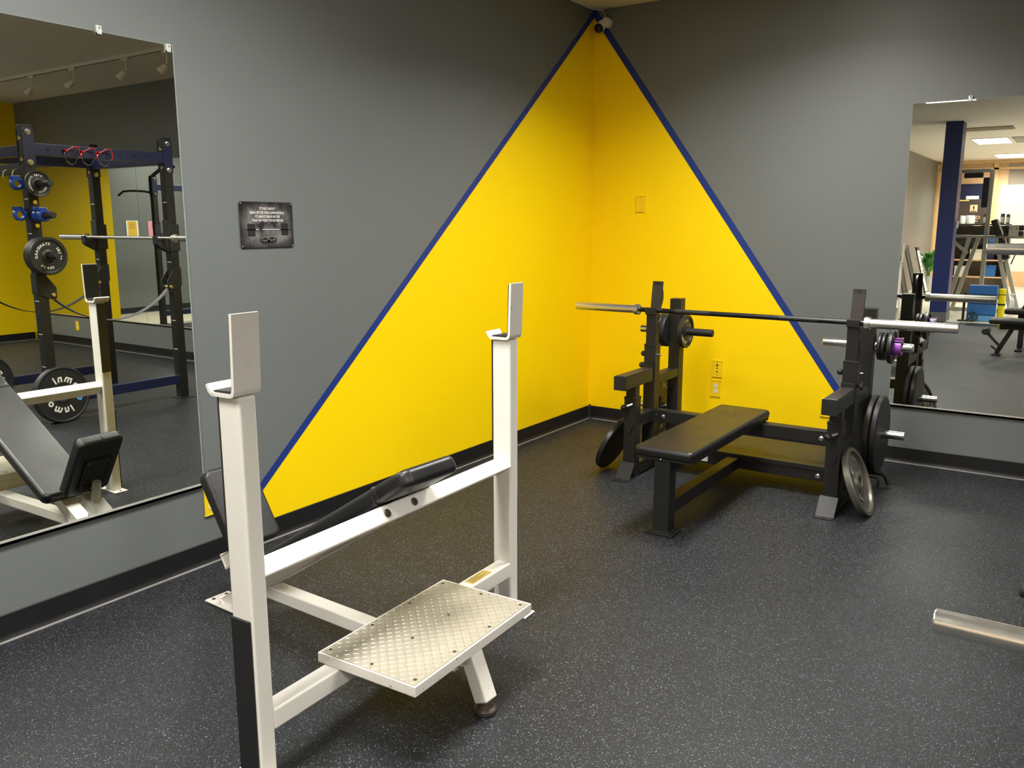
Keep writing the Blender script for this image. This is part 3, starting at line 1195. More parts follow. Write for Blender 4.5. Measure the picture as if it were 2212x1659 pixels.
for side, x0 in (('l', 0.943), ('r', 2.108)):
    xa, xb_ = x0, x0 + 0.075
    xc = x0 + 0.0375
    b = B()
    b.box(xa, xb_, -1.020, -0.945, 0.0, 0.770, 0.004)
    b.box(xa - 0.001, xb_ + 0.001, -1.021, -0.944, 0.762, 0.778, 0.003)
    up_ = P_(b, 'upright')
    b = B()
    b.box(xc - 0.031, xc + 0.031, -1.015, -0.955, 0.770, 0.966, 0.004)
    inn = P_(b, 'inner_post')
    b = B()
    for k in range(4):
        z = 0.80 + 0.045 * k
        b.cyl((xc + 0.0305, -0.985, z), (xc + 0.0318, -0.985, z), 0.006, 10)
    hl_ = P_(b, 'adjustment_holes', 'hole', inn)
    hl_['kind'] = 'stuff'
    # bar hook
    b = B()
    pr = [(-1.024, 1.000), (-1.018, 0.962), (-0.960, 0.962), (-0.946, 0.970), (-0.921, 1.152), (-0.929, 1.154), (-0.955, 0.974), (-1.008, 0.9675), (-1.016, 1.001)]
    b.prism([(xc - 0.033, y_, z_) for y_, z_ in pr], (0.066, 0, 0))
    b.box(xc - 0.034, xc + 0.034, -1.030, -1.016, 0.958, 1.000, 0.004)
    hk = P_(b, 'bar_hook')
    b = B()
    b.prism([(xc - 0.032, -0.9555, 0.976), (xc - 0.032, -0.9335, 1.128), (xc - 0.032, -0.937, 1.128), (xc - 0.032, -0.959, 0.976)], (0.064, 0, 0))
    P_(b, 'hook_liner', 'brown_rubber', hk)
    b = B()      # rounded fin behind the hook
    fin = [(-0.94, 0.975)] + [(-0.935 + 0.082 * math.sin(PI * k / 10), 1.060 - 0.085 * math.cos(PI * k / 10)) for k in range(11)] + [(-0.928, 1.140)]
    b.prism([(xc - 0.006, y_, z_) for y_, z_ in fin], (0.012, 0, 0))
    P_(b, 'gusset_fin', PB, hk)
    # rear post
    b = B()
    b.box(xa, xb_, -0.655, -0.580, 0.0, 1.028, 0.004)
    rp = P_(b, 'rear_post')
    b = B()
    for z in (0.50, 0.585, 0.70):
        b.cyl((xb_ - 0.0005, -0.6175, z), (xb_ + 0.0008, -0.6175, z), 0.005, 10)
    h2 = P_(b, 'adjustment_holes', 'hole', rp)
    h2['kind'] = 'stuff'
    # braces, low post, arm
    b = B()
    b.box(xa + 0.002, xb_ - 0.002, -0.945, -0.655, 0.528, 0.582, 0.004)
    P_(b, 'upper_brace')
    b = B()
    b.box(xa + 0.002, xb_ - 0.002, -1.200, -1.020, 0.305, 0.378, 0.004)
    P_(b, 'lower_brace')
    b = B()
    b.box(xa, xb_, -1.275, -1.200, 0.0, 0.484, 0.004)
    b.box(xa - 0.002, xb_ + 0.002, -1.277, -1.198, 0.478, 0.492, 0.003)
    P_(b, 'front_post')
    b = B()
    b.box(xc - 0.031, xc + 0.031, -1.268, -1.207, 0.484, 0.560, 0.004)
    P_(b, 'arm_post')
    b = B()
    b.box(xa, xb_, -1.405, -1.042, 0.557, 0.631, 0.004)
    arm = P_(b, 'spotter_arm')
    b = B()
    b.box(xa - 0.002, xb_ + 0.002, -1.411, -1.404, 0.553, 0.635, 0.002)
    P_(b, 'end_cap', 'matte_black', arm)
    b = B()
    b.box(xa + 0.004, xb_ - 0.004, -1.40, -1.048, 0.6312, 0.637, 0.0015, 1)
    P_(b, 'arm_liner', 'brown_rubber', arm)
    b = B()
    b.box(xa + 0.002, xb_ - 0.002, -1.047, -1.0405, 0.600, 0.662, 0.002)
    P_(b, 'arm_bracket', PB, arm)
    # floor rail with holes and bent foot
    b = B()
    b.box(xa + 0.005, xb_ + 0.003, -1.200, -0.582, 0.012, 0.085, 0.003)
    rail = P_(b, 'floor_rail')
    b = B()
    for k in range(8):
        y_ = -1.175 + 0.063 * k
        b.cyl((xb_ + 0.0025, y_, 0.052), (xb_ + 0.0042, y_, 0.052), 0.011, 14)
    h3 = P_(b, 'rail_holes', 'hole', rail)
    h3['kind'] = 'stuff'
    b = B()
    t_ = 0.005
    b.prism([(xa - 0.010, -1.276, 0.096), (xa - 0.010, -1.283, 0.096), (xa - 0.012, -1.345, 0.009), (xa - 0.012, -1.352, 0.005), (xa - 0.012, -1.385, 0.005), (xa - 0.012, -1.385, 0.0), (xa - 0.012, -1.340, 0.0), (xa - 0.01, -1.276, 0.088)], (0.093, 0, 0))
    ft = P_(b, 'bent_foot')
    b = B()
    b.cyl((xc, -1.370, 0.005), (xc, -1.370, 0.0058), 0.006, 12)
    P_(b, 'bolt_hole', 'hole', ft)
    # knobs
    b = B()
    if side == 'l':
        b.cyl((xc - 0.037, -0.982, 0.712), (xc - 0.050, -0.982, 0.712), 0.008, 12)
        b.sphere((xc - 0.058, -0.982, 0.712), 0.017, 16)
        b.cyl((xc - 0.037, -0.982, 0.640), (xc - 0.052, -0.982, 0.640), 0.008, 12)
        b.sphere((xc - 0.062, -0.982, 0.640), 0.024, 14, 0.75)
    else:
        b.cyl((xc - 0.037, -0.982, 0.709), (xc - 0.050, -0.982, 0.709), 0.008, 12)
        b.sphere((xc - 0.058, -0.982, 0.709), 0.017, 16)
        b.cyl((xc + 0.037, -0.982, 0.640), (xc + 0.052, -0.982, 0.640), 0.006, 12)
        b.cyl((xc + 0.050, -0.982, 0.640), (xc + 0.064, -0.982, 0.640), 0.024, 8, bev=0.004)
    P_(b, 'knob', 'rubber')
    b = B()
    b.cyl((xc + 0.037, -0.982, 0.711), (xc + 0.060, -0.982, 0.711), 0.005, 10, bev=0.001)
    P_(b, 'locking_pin', 'chrome')
    b = B()
    kz = 0.440 if side == 'l' else 0.425
    b.cyl((xc + 0.014, -1.275, kz + 0.008), (xc - 0.008, -1.305, kz), 0.0105, 12)
    P_(b, 'plunger', 'zinc')
    b = B()
    b.sphere((xc - 0.017, -1.322, kz - 0.005), 0.0185, 16)
    P_(b, 'ball_knob', 'lens')
    # triangular stop tabs on the front posts
    b = B()
    b.prism([(xc - 0.022, -1.2755, 0.322), (xc + 0.024, -1.2755, 0.322), (xc + 0.016, -1.2755, 0.282), (xc + 0.002, -1.2755, 0.270), (xc - 0.020, -1.2755, 0.296)], (0, -0.009, 0))
    P_(b, 'stop_tab')
# storage pegs
for (z, xe, xs, nm) in ((0.818, 0.73, 0.943, 0), (0.818, 1.225, 1.018, 1), (0.310, 0.75, 0.943, 0), (0.818, 1.900, 2.108, 0), (0.816, 2.386, 2.183, 1), (0.312, 2.380, 2.183, 1)):
    b = B()
    b.cyl((xs, -0.6175, z), (xe, -0.6175, z), 0.0240, 28, bev=0.003)
    pg = P_(b, 'storage_peg', 'matte_black' if nm == 1 and xe < 1.5 else 'chrome')
# cross beams
b = B()
b.box(1.018, 2.108, -1.020, -0.945, 0.302, 0.374, 0.004)
ub = P_(b, 'upper_beam')
b = B()
b.box(1.019, 1.105, -1.0245, -1.0200, 0.298, 0.378, 0.002)
b.box(1.990, 2.107, -1.0245, -1.0200, 0.298, 0.376, 0.002)
P_(b, 'joint_plate', PB, ub)
for x_, z_ in ((1.084, 0.338), (2.022, 0.336)):
    b = B()
    b.cyl((x_, -1.0245, z_), (x_, -1.027, z_), 0.0145, 20, bev=0.001)
    b.cyl((x_, -1.027, z_), (x_, -1.034, z_), 0.0105, 6, bev=0.0015)
    P_(b, 'bolt', 'zinc', ub)
b = B()
b.cyl((1.040, -1.0245, 0.343), (1.040, -1.029, 0.343), 0.0065, 12, bev=0.002)
P_(b, 'small_bolt', 'matte_black', ub)
b = B()
b.box(1.018, 2.108, -1.020, -0.945, 0.088, 0.162, 0.004)
lb_ = P_(b, 'lower_beam')
b = B()
b.cyl((2.017, -1.020, 0.120), (2.017, -1.0225, 0.120), 0.0145, 20, bev=0.001)
b.cyl((2.017, -1.0225, 0.120), (2.017, -1.030, 0.120), 0.0105, 6, bev=0.0015)
P_(b, 'bolt', 'zinc', lb_)
b = B()
b.cyl((1.606, -1.0195, 0.121), (1.606, -1.0208, 0.121), 0.007, 12)
P_(b, 'bolt_hole', 'hole', lb_)
b = B()
b.box(1.300, 1.378, -1.0212, -1.0202, 0.102, 0.142)
tg_ = P_(b, 'sticker', 'paper', lb_)
tg_['label'] = 'small white sticker'
b = B()
b.box(1.018, 2.108, -0.655, -0.582, 0.090, 0.160, 0.004)
P_(b, 'rear_beam')
# spotter deck
b = B()
b.box(1.022, 2.104, -1.024, -0.560, 0.163, 0.176, 0.002)
b.box(1.022, 2.104, -1.0275, -1.023, 0.150, 0.176, 0.0015)
P_(b, 'foot_deck', 'black_paint')
# bench
b = B()
b.box(1.495, 1.578, -2.045, -1.965, 0.010, 0.372, 0.005)
P_(b, 'bench_leg')
b = B()
b.box(1.462, 1.610, -2.068, -1.942, 0.0, 0.012, 0.003)
b.box(1.480, 1.593, -2.056, -1.954, 0.011, 0.018, 0.003)
P_(b, 'leg_base', 'matte_black')
b = B()
b.box(1.508, 1.574, -1.967, -1.020, 0.094, 0.160, 0.004)
P_(b, 'bench_spine')
b = B()
b.box(1.500, 1.572, -2.04, -0.99, 0.312, 0.374, 0.004)
P_(b, 'pad_rail')
b = B()
b.box(1.405, 1.690, -2.052, -0.900, 0.374, 0.386, 0.002)
P_(b, 'pad_board', 'matte_black')
b = B()
b.sphere((1.533, -2.054, 0.381), 0.006, 10)
P_(b, 'screw', 'zinc')
b = B()
b.pad(((1.3935 + 1.7005) / 2, -1.480, 0.4105), (1, 0, 0), (0, 1, 0), (0, 0, 1), (0.307, 1.172, 0.050), 0.017)
pd = P_(b, 'bench_pad', 'leather', None, 60)
# round the pad corners in plan
for v in pd.data.vertices:
    pass
b = B()
cpts = []
for k in range(28):
    a_ = 2 * PI * k / 28
    cpts.append((1.548 + 0.034 * math.cos(a_), -1.15 + 0.045 * math.sin(a_), 0.4352))
b.tube(cpts, 0.0013, 6, closed=True)
P_(b, 'embossed_ring', 'leather', pd)
b = B()
zc = 0.418
b.tube([(1.396, -2.05, zc), (1.396, -0.91, zc)], 0.0024, 6)
b.tube([(1.698, -2.05, zc), (1.698, -0.91, zc)], 0.0024, 6)
b.tube([(1.41, -2.0655, zc), (1.684, -2.0655, zc)], 0.0024, 6)
P_(b, 'piping', 'leather', pd)

# plates on and by the station
small_in = plate('small round iron plate on the inner peg facing the bench', 0.108, 0.030, 'standard', [('STANDARD', -100, 0.0205, 0.064), ('5 LBS', 95, 0.0205, 0.064), ('2.3 KGS', 10, 0.0165, 0.064)], group='small plates on the bench press')
bigp = plate('big black iron plate', 0.224, 0.032, 'standard', std_letters(0.224, '45 LBS', '20.4 KGS'), group='big plates on the bench press')
note_kids(None)
place(small_in, (1.056, -0.6175, 0.819), (1, 0, 0.0))
SG = 'small plates on the bench press'
o = recopy(small_in, 'small iron plate against the outer side of the yellow-side post, next to the post', SG); place(o, (0.905, -0.6175, 0.819), (-1, 0, 0), 1)
o = recopy(small_in, 'outer of the two small iron plates beyond the yellow-side post', SG); place(o, (0.872, -0.6175, 0.819), (-1, 0, 0), 2)
for k, (x_, rr, lab) in enumerate(((2.212, 0.74, 'thin small plate nearest the post on the mirror-side upper peg'), (2.234, 0.74, 'middle of three thin plates on the mirror-side upper peg'), (2.268, 0.88, 'outermost small plate, beside the purple collar'))):
    o = recopy(small_in, lab, SG)
    place(o, (x_ + (0.018 if k == 2 else 0.012), -0.6175, 0.816), (1, 0, 0), k)
    o.scale = (0.62 if k < 2 else 0.9, rr, rr)
BG = 'big plates on the bench press'
place(bigp, (0.900, -0.6175, 0.310), (1, 0, 0), 2.2)
bigp['label'] = 'big black iron plate with pale lettering behind the yellow-side uprights'
o = recopy(bigp, 'inner of the two big black plates on the mirror-side lower peg', BG); place(o, (2.196, -0.6175, 0.308), (-1, 0, 0), 1)
o = recopy(bigp, 'outer of the two big black plates on the mirror-side lower peg', BG); place(o, (2.232, -0.6175, 0.308), (-1, 0, 0), 0.5)
# plate leaning on the yellow-side front post
lp = plate('dark iron plate leaning against the bench press post next to the yellow wall corner', 0.176, 0.034, 'standard', std_letters(0.176, '25 LBS', '11.3 KGS'), mat='worn_iron')
nn = Vector((-0.917, 0, 0.399)).normalized()
place(lp, Vector((0.853, -1.180, 0.165)) + nn * 0.034, nn, 0.4)

# grey grip plate leaning on the mirror-side front post: rim, recess, three bright slots
gr = thing('weight_plate', 'weathered grey iron plate with raised lettering and slots leaning against the bench press', 'weight plate')
R_ = 0.184
b = B()
b.lathe([(-0.034, 0.026), (-0.034, R_ - 0.004), (-0.030, R_), (-0.004, R_), (0, R_ - 0.004), (0, R_ * 0.885), (-0.004, R_ * 0.86), (-0.017, R_ * 0.845), (-0.017, 0.060), (-0.006, 0.050), (-0.003, 0.044), (-0.003, 0.029), (-0.006, 0.026), (-0.034, 0.026)],
        (0, 0, 0), (1, 0, 0), 64)
b.build('disc', 'grey_iron', gr, angle=30)
for k, a0 in enumerate((95, 215, 335)):
    b = B()
    n_ = 10
    in_, out_ = [], []
    for q in range(n_ + 1):
        a_ = math.radians(a0 - 17 + 34 * q / n_)
        in_.append((-0.0162, 0.078 * math.cos(a_), 0.078 * math.sin(a_)))
        out_.append((-0.0162, 0.104 * math.cos(a_), 0.104 * math.sin(a_)))
    b.tube(in_ + out_[::-1], 0.0045, 6, closed=True)
    sl = b.build('grip_rim', 'grey_iron', gr)
    b = B()
    b.prism([(x - 0.0006, y, z) for x, y, z in in_ + out_[::-1]], (0.0014, 0, 0))
    b.build('grip_opening', 'seam', gr)
b = B()
for (s, ang, size, rad) in (('STANDARD', 35, 0.030, 0.112), ('25 LBS', 155, 0.030, 0.112), ('2.5 KG', 275, 0.026, 0.112)):
    b.arc_text(s, (0, 0, 0), rad, ang, size, -0.0135)
b.build('lettering', 'zinc', gr)
place(gr, (2.273, -1.159, 0.171), (0.926, 0.023, 0.376), 0.5)


def collar_clamp(label, c, axis, r=0.045, mat='blue_clamp', w=0.035, group='spring and lever collars'):
    t = thing('bar_clamp', label, 'bar clamp', c, group)
    ax_ = Vector(axis).normalized()
    b = B()
    b.lathe([(-w / 2, r * 0.58), (-w / 2, r * 0.9), (-w / 2 + 0.004, r), (w / 2 - 0.004, r), (w / 2, r * 0.9), (w / 2, r * 0.58), (-w / 2, r * 0.58)], (0, 0, 0), ax_, 20)
    b.build('ring', mat, t)
    side = ZZ if abs(ax_.z) < 0.9 else Vector((1, 0, 0))
    sd2 = ax_.cross(side)
    b = B()
    b.ob(side * r * 0.98 + sd2 * r * 0.3, ax_, sd2, side, (w * 0.9, r * 1.1, r * 0.32), 0.004)
    b.ob(-sd2 * r * 0.98, ax_, side, sd2, (w * 0.8, r * 1.0, r * 0.3), 0.004)
    b.build('lever', mat, t)
    b = B()
    b.cyl(side * r * 1.0 - ax_ * w * 0.5 - sd2 * r * 0.35, side * r * 1.0 + ax_ * w * 0.5 - sd2 * r * 0.35, 0.004, 8)
    b.build('pin', 'chrome', t)
    return t


collar_clamp('translucent purple collar clamp on the bench press peg', (2.303, -0.6175, 0.816), (1, 0, 0), 0.046, 'purple', 0.052)
t = thing('spring_clip', 'chrome spring clip on the peg between post and thin plates', 'clip', (2.188, -0.6175, 0.816))
b = B()
pts = []
for k in range(40):
    a_ = 2 * PI * k / 14
    pts.append((-0.001 + 0.008 * k / 39, 0.030 * math.cos(a_), 0.030 * math.sin(a_)))
b.tube(pts, 0.003, 6)
b.build('coil', 'chrome', t)
for sg in (-1, 1):
    b = B()
    b.cyl((0.003, -0.02, 0.028 * sg), (0.003, -0.036, 0.066 * sg), 0.0045, 8)
    b.build('handle', 'chrome', t)


# ================================================================= BARBELLS
def barbell(label, cx_, y, z, shaft='shaft', ang=0.0, group=None, sleeve='steel'):
    t = thing('barbell', label, 'barbell', (cx_, y, z), group, rot=(0, 0, ang))
    b = B()
    b.cyl((-0.655, 0, 0), (0.655, 0, 0), 0.0142, 20)
    sh = b.build('shaft', shaft, t)
    if shaft == 'shaft':
        b = B()
        for x0, x1_ in ((-0.42, -0.205), (0.205, 0.42), (-0.60, -0.50), (0.5, 0.6)):
            b.lathe([(0, 0.0142), (0, 0.01455), (x1_ - x0, 0.01455), (x1_ - x0, 0.0142)], (x0, 0, 0), (1, 0, 0), 20)
        b.build('knurling', 'grey_iron' if False else 'matte_black', sh)
    for sg in (-1, 1):
        b = B()
        b.lathe([(0, 0.0143), (0, 0.030), (0.003, 0.034), (0.024, 0.034), (0.027, 0.0315), (0.030, 0.0315), (0.030, 0.025), (0.030, 0.0143)], (sg * 0.655, 0, 0), (sg, 0, 0), 32)
        b.build('collar', sleeve, t)
        b = B()
        b.lathe([(0.029, 0.0), (0.029, 0.025), (0.441, 0.025), (0.445, 0.0225), (0.443, 0.0165), (0.434, 0.0155), (0.434, 0)], (sg * 0.655, 0, 0), (sg, 0, 0), 32)
        b.build('sleeve', sleeve, t)
    return t


barbell('olympic barbell with black shaft racked on the black bench press', 1.5403, -0.9868, 0.9815, 'shaft', -0.0125)

# ---- low loose grips on the floor behind the grey plate
t = thing('cable_handle', 'black looped pull handle lying under the big plates by the baseboard', 'gym handle', (2.25, -0.50, 0))
b = B()
b.tube([(-0.06, -0.12, 0.075), (-0.02, -0.115, 0.078), (0.030, -0.11, 0.076), (0.048, -0.11, 0.064), (0.060, -0.11, 0.034), (0.066, -0.11, 0.014)], 0.015, 10)
b.build('grip', 'rubber', t)
b = B()
b.tube([(-0.06, -0.135, 0.050), (-0.005, -0.135, 0.052), (0.010, -0.135, 0.046), (0.015, -0.135, 0.030), (0.015, -0.135, 0.004)], 0.006, 8)
b.tube([(-0.06, -0.085, 0.004), (-0.06, -0.10, 0.05), (-0.06, -0.12, 0.075)], 0.006, 8)
b.build('rod', 'matte_black', t)


# ================================================================= THINGS ON THE WALLS
# poster
t = thing('wall_poster', 'small dark metal poster with white lettering and a barbell picture on grey wall', 'poster', (0, -3.0765, 1.391))
y0, y1_, z0, z1 = -0.1525, 0.1525, 0.0, 0.206
b = B()
rc = 0.010
pts = []
for cy_, cz_, a0 in ((y1_ - rc, z1 - rc, 0), (y0 + rc, z1 - rc, 90), (y0 + rc, z0 + rc, 180), (y1_ - rc, z0 + rc, 270)):
    for k in range(5):
        a_ = math.radians(a0 + 22.5 * k)
        pts.append((0.004, cy_ + rc * math.cos(a_), cz_ + rc * math.sin(a_)))
b.prism(pts, (0.0015, 0, 0))
b.build('sheet', 'poster', t, smooth=False)
b = B()
XP = 0.0058
for s, zc, sz in (("IT'S NOT ABOUT", 0.171, 0.0155), ("BEING BETTER THAN SOMEONE ELSE,", 0.153, 0.0150), ("IT'S ABOUT BEING BETTER", 0.1355, 0.0150), ("THAN YOU WERE THE DAY BEFORE", 0.118, 0.0150)):
    geo = TX[s]
    xs = [v.x for v in geo[0]]
    wid = {"IT'S NOT ABOUT": 0.088, "BEING BETTER THAN SOMEONE ELSE,": 0.195, "IT'S ABOUT BEING BETTER": 0.142, "THAN YOU WERE THE DAY BEFORE": 0.180}[s]
    k_ = wid / (max(xs) - min(xs))
    g2 = ([Vector((v.x * k_ / sz, v.y, 0)) for v in geo[0]], geo[1])
    b.glyph(g2, (XP, 0.004, zc), (0, 1, 0), (0, 0, 1), sz, 0.0)
b.build('lettering', 'lettering', t)
b = B()


def rect(bb, y0_, y1__, z0_, z1_, x_=XP):
    bb.prism([(x_ - 0.0002, y0_, z0_), (x_ - 0.0002, y1__, z0_), (x_ - 0.0002, y1__, z1_), (x_ - 0.0002, y0_, z1_)], (0.0004, 0, 0))


rect(b, -0.112, -0.070, 0.052, 0.108)
rect(b, 0.080, 0.122, 0.055, 0.110)
rect(b, -0.128, 0.140, 0.0795, 0.0835)
for cy_, cz_ in ((-0.018, 0.034), (0.022, 0.036)):
    b.prism([(XP, cy_ + 0.030 * math.cos(2 * PI * k / 20), cz_ + 0.017 * math.sin(2 * PI * k / 20)) for k in range(20)], (0.0004, 0, 0))
b.build('printed_barbell', 'ink', t)
b = B()
rect(b, -0.066, -0.050, 0.0815, 0.084, XP + 0.0005)
rect(b, -0.030, 0.070, 0.0815, 0.084, XP + 0.0005)
for cy_, cz_ in ((-0.018, 0.040), (0.022, 0.042)):
    for a_ in (20, 60, 90, 120, 160, 220, 260, 300, 330):
        q = math.radians(a_)
        rect(b, cy_ + 0.019 * math.cos(q) - 0.0025, cy_ + 0.019 * math.cos(q) + 0.0025, cz_ + 0.0085 * math.sin(q) - 0.001, cz_ + 0.0085 * math.sin(q) + 0.001, XP + 0.0008)
b.build('printed_highlights', 'lettering', t)
for yy, zz_ in ((-0.144, 0.198), (0.144, 0.198), (-0.144, 0.008), (0.144, 0.008)):
    b = B()
    b.sphere((0.0065, yy, zz_), 0.0024, 8)
    b.build('pin', 'white_plastic', t)

# cover plates
def cover(label, loc, wall, kind):
    t = thing('wall_plate', label, 'outlet' if kind != 'blank' else 'cover plate', loc)
    if wall == 'y':
        X, Z, Nn = Vector((1, 0, 0)), Vector((0, 0, 1)), Vector((0, -1, 0))
    else:
        X, Z, Nn = Vector((0, 1, 0)), Vector((0, 0, 1)), Vector((1, 0, 0))
    b = B()
    b.ob(Nn * 0.0035, X, Nn, Z, (0.070, 0.007, 0.115), 0.0025, 2)
    b.build('cover', 'yellow_plate', t)

    def disc(a, c, r, sx=1.0, mat='screw', nm='slot', h=0.0082, sq=False):
        bb = B()
        o_ = X * a + Z * c + Nn * 0.0068
        if sq:
            bb.ob(o_, X, Nn, Z, (r * 2 * sx, 0.003, r * 2), 0.0)
        else:
            bb.prism([o_ + X * r * sx * math.cos(2 * PI * k / 16) + Z * r * math.sin(2 * PI * k / 16) for k in range(16)], Nn * (h - 0.0068))
        return bb.build(nm, mat, t)
    disc(0, 0.048 if kind != 'outlet' else 0.0, 0.0028, nm='screw')
    if kind == 'blank':
        disc(0, -0.042, 0.0028, nm='screw')
    if kind == 'data':
        disc(0, 0.026, 0.0065, 1, 'hole', 'jack', sq=True)
        disc(0, 0.004, 0.0042, 1.3, 'hole', 'jack')
        disc(0, -0.019, 0.0042, 1.3, 'hole', 'jack')
        disc(0, -0.040, 0.0025, nm='screw')
    if kind == 'outlet':
        for c in (0.019, -0.019):
            disc(0, c, 0.0165, 1.0, 'ivory', 'socket', 0.0088)
            for a_ in (-0.006, 0.006):
                bb = B()
                bb.ob(X * a_ + Z * (c + 0.004) + Nn * 0.009, X, Nn, Z, (0.0022, 0.001, 0.008))
                bb.build('slot', 'hole', t)
            bb = B()
            bb.ob(Z * (c - 0.008) + Nn * 0.009, X, Nn, Z, (0.0045, 0.001, 0.0045))
            bb.build('slot', 'hole', t)
    return t


cover('blank yellow cover plate high on the yellow triangle', (0.405, 0, 1.640), 'y', 'blank')
cover('yellow data jack plate above the ivory outlet', (1.036, 0, 0.487), 'y', 'data')
cover('yellow outlet plate with two ivory sockets below the data jacks', (1.031, 0, 0.346), 'y', 'outlet')
cover('yellow outlet plate low on the grey wall behind the white bench seat', (0, -3.474, 0.277), 'x', 'outlet')
cover('yellow outlet plate under the mirrors behind the power rack', (7.37, 0, 0.245), 'y', 'outlet')
t = cover('outlet plate on the yellow wall behind the mirror-side spotter arm', (1.797, 0, 0.294), 'y', 'blank')

# security camera in the corner with its cable
t = thing('security_camera', 'small white corner camera with black dome and white cable', 'camera', (0.073, -0.050, 2.880))
b = B()
b.box(-0.010, 0.045, -0.010, 0.046, 0.0, 0.050, 0.012, 3)
b.cyl((0.045, 0.046, 0.028), (0.045, -0.012, 0.028), 0.034, 20, bev=0.006)
b.build('bracket', 'white_plastic', t)
b = B()
b.cyl((0.002, 0.01, 0.010), (0.0, -0.012, -0.006), 0.036, 24, bev=0.005)
b.build('housing', 'white_plastic', t)
b = B()
b.sphere((0.0, -0.020, -0.010), 0.0335, 24)
b.build('dome', 'lens', t)
b = B()
b.tube([(0.03, 0.02, 0.055), (0.022, 0.03, 0.09), (0.0, 0.036, 0.118), (-0.035, 0.030, 0.127), (-0.06, -0.05, 0.1275), (-0.062, -0.25, 0.1275), (-0.062, -0.60, 0.1275)], 0.0035, 8)
b.build('cable', 'white_plastic', t)


# ================================================================= POWER RACK (seen in the mirrors)
RL_ = (3.94, -1.86, 0)
rack = thing('power_rack', 'black and navy four-post power rack with storage pegs and safety straps', 'power rack', RL_)


def K_(b, name, mat='matte_black', parent=None, angle=38):
    return b.build(name, mat, parent or rack, RL_, angle)


PX = (3.350, 4.450)
PY = (-2.460, -1.325)
PW = 0.076
posts = {}
for ix, x0 in enumerate(PX):
    for iy, y0 in enumerate(PY):
        b = B()
        b.box(x0, x0 + PW, y0, y0 + PW, 0.004, 2.212, 0.005)
        po = K_(b, 'post', 'black_paint')
        posts[(ix, iy)] = po
        b = B()
        cx_, cy_ = x0 + PW / 2, y0 + PW / 2
        z = 0.10
        while z < 2.0:
            b.cyl((x0 - 0.0008, cy_, z), (x0 + 0.001, cy_, z), 0.010, 12)
            b.cyl((cx_, y0 - 0.0008, z), (cx_, y0 + 0.001, z), 0.0085, 10)
            b.cyl((x0 + PW - 0.001, cy_, z), (x0 + PW + 0.0008, cy_, z), 0.010, 12)
            b.cyl((cx_, y0 + PW - 0.001, z), (cx_, y0 + PW + 0.0008, z), 0.0085, 10)
            z += 0.0508 if 0.9 < z < 1.6 else 0.1
        hh = K_(b, 'adjustment_holes', 'hole', po)
        hh['kind'] = 'stuff'
        b = B()
        for z in (0.43, 0.68, 0.93, 1.18, 1.43, 1.68):
            b.box(x0 + 0.004, x0 + PW - 0.018, y0 - 0.0008, y0 + 0.001, z, z + 0.005)
        hh = K_(b, 'height_marks', 'lettering', po)
        hh['kind'] = 'stuff'
        b = B()
        b.box(x0 - 0.045, x0 + PW + 0.045, y0 - 0.03, y0 + PW + 0.03, 0.0, 0.007, 0.003)
        K_(b, 'base_plate', 'matte_black', po)
        # navy gusset plates at the top with big bolts
        for sx in (-1, 1):
            xx = x0 - 0.006 if sx < 0 else x0 + PW
            b = B()
            b.box(xx, xx + 0.006, y0 - 0.004, y0 + PW + 0.004, 1.925, 2.185, 0.006)
            gp = K_(b, 'gusset_plate', 'navy', po)
            for z in (2.160, 1.945):
                b = B()
                xo = x0 - 0.006 if sx < 0 else x0 + PW + 0.006
                b.cyl((xo, cy_, z), (xo + sx * 0.003, cy_, z), 0.022, 20)
                b.cyl((xo + sx * 0.003, cy_, z), (xo + sx * 0.016, cy_, z), 0.0165, 6, bev=0.002)
                K_(b, 'bolt', 'zinc' if ix == 0 else 'brass', gp)
        sy = -1 if iy == 0 else 1
        yy = y0 if iy == 0 else y0 + PW
        if iy == 1:
            yy, sy = y0, -1
        for z in (2.115, 1.965):
            b = B()
            b.cyl((x0 + 0.02, yy, z), (x0 + 0.02, yy + sy * 0.018, z), 0.017, 6, bev=0.002)
            K_(b, 'bolt', 'brass', po)
# crossmembers
for ix, x0 in enumerate(PX):
    for (za, zb, nm) in ((2.000, 2.086, 'top_beam'), (0.130, 0.206, 'bottom_beam')):
        b = B()
        b.box(x0, x0 + PW, PY[0] + PW, PY[1], za, zb, 0.004)
        bm_ = K_(b, nm, 'navy')
        b = B()
        y_ = PY[0] + PW + 0.10
        while y_ < PY[1] - 0.05:
            for xx in (x0, x0 + PW):
                b.cyl((xx - 0.001, y_, (za + zb) / 2), (xx + 0.001, y_, (za + zb) / 2), 0.0125, 12)
            y_ += 0.115
        hh = K_(b, 'beam_holes', 'hole', bm_)
        hh['kind'] = 'stuff'
for y0, zz_ in ((PY[0], 2.03), (PY[1], 2.03)):
    b = B()
    b.box(PX[0] + PW, PX[1], y0, y0 + PW, zz_ - 0.038, zz_ + 0.038, 0.004)
    K_(b, 'cross_beam', 'navy')
b = B()
b.box(PX[0] + PW, PX[1], PY[0], PY[0] + PW, 1.865, 1.94, 0.004)
K_(b, 'hook_rail', 'matte_black')
for k in range(2):
    b = B()
    x_ = 3.47 + k * 0.14
    b.tube([(x_, PY[0] - 0.004, 1.90), (x_, PY[0] - 0.03, 1.885), (x_, PY[0] - 0.04, 1.845), (x_, PY[0] - 0.022, 1.82)], 0.005, 8)
    K_(b, 'rail_hook', 'brass')
b = B()
b.tube([(3.43, -1.25, 1.97), (3.47, -1.16, 1.985), (3.62, -1.08, 1.99), (3.80, -1.06, 1.985), (3.93, -1.06, 1.93)], 0.016, 10)
K_(b, 'pull_up_handle', 'rubber')
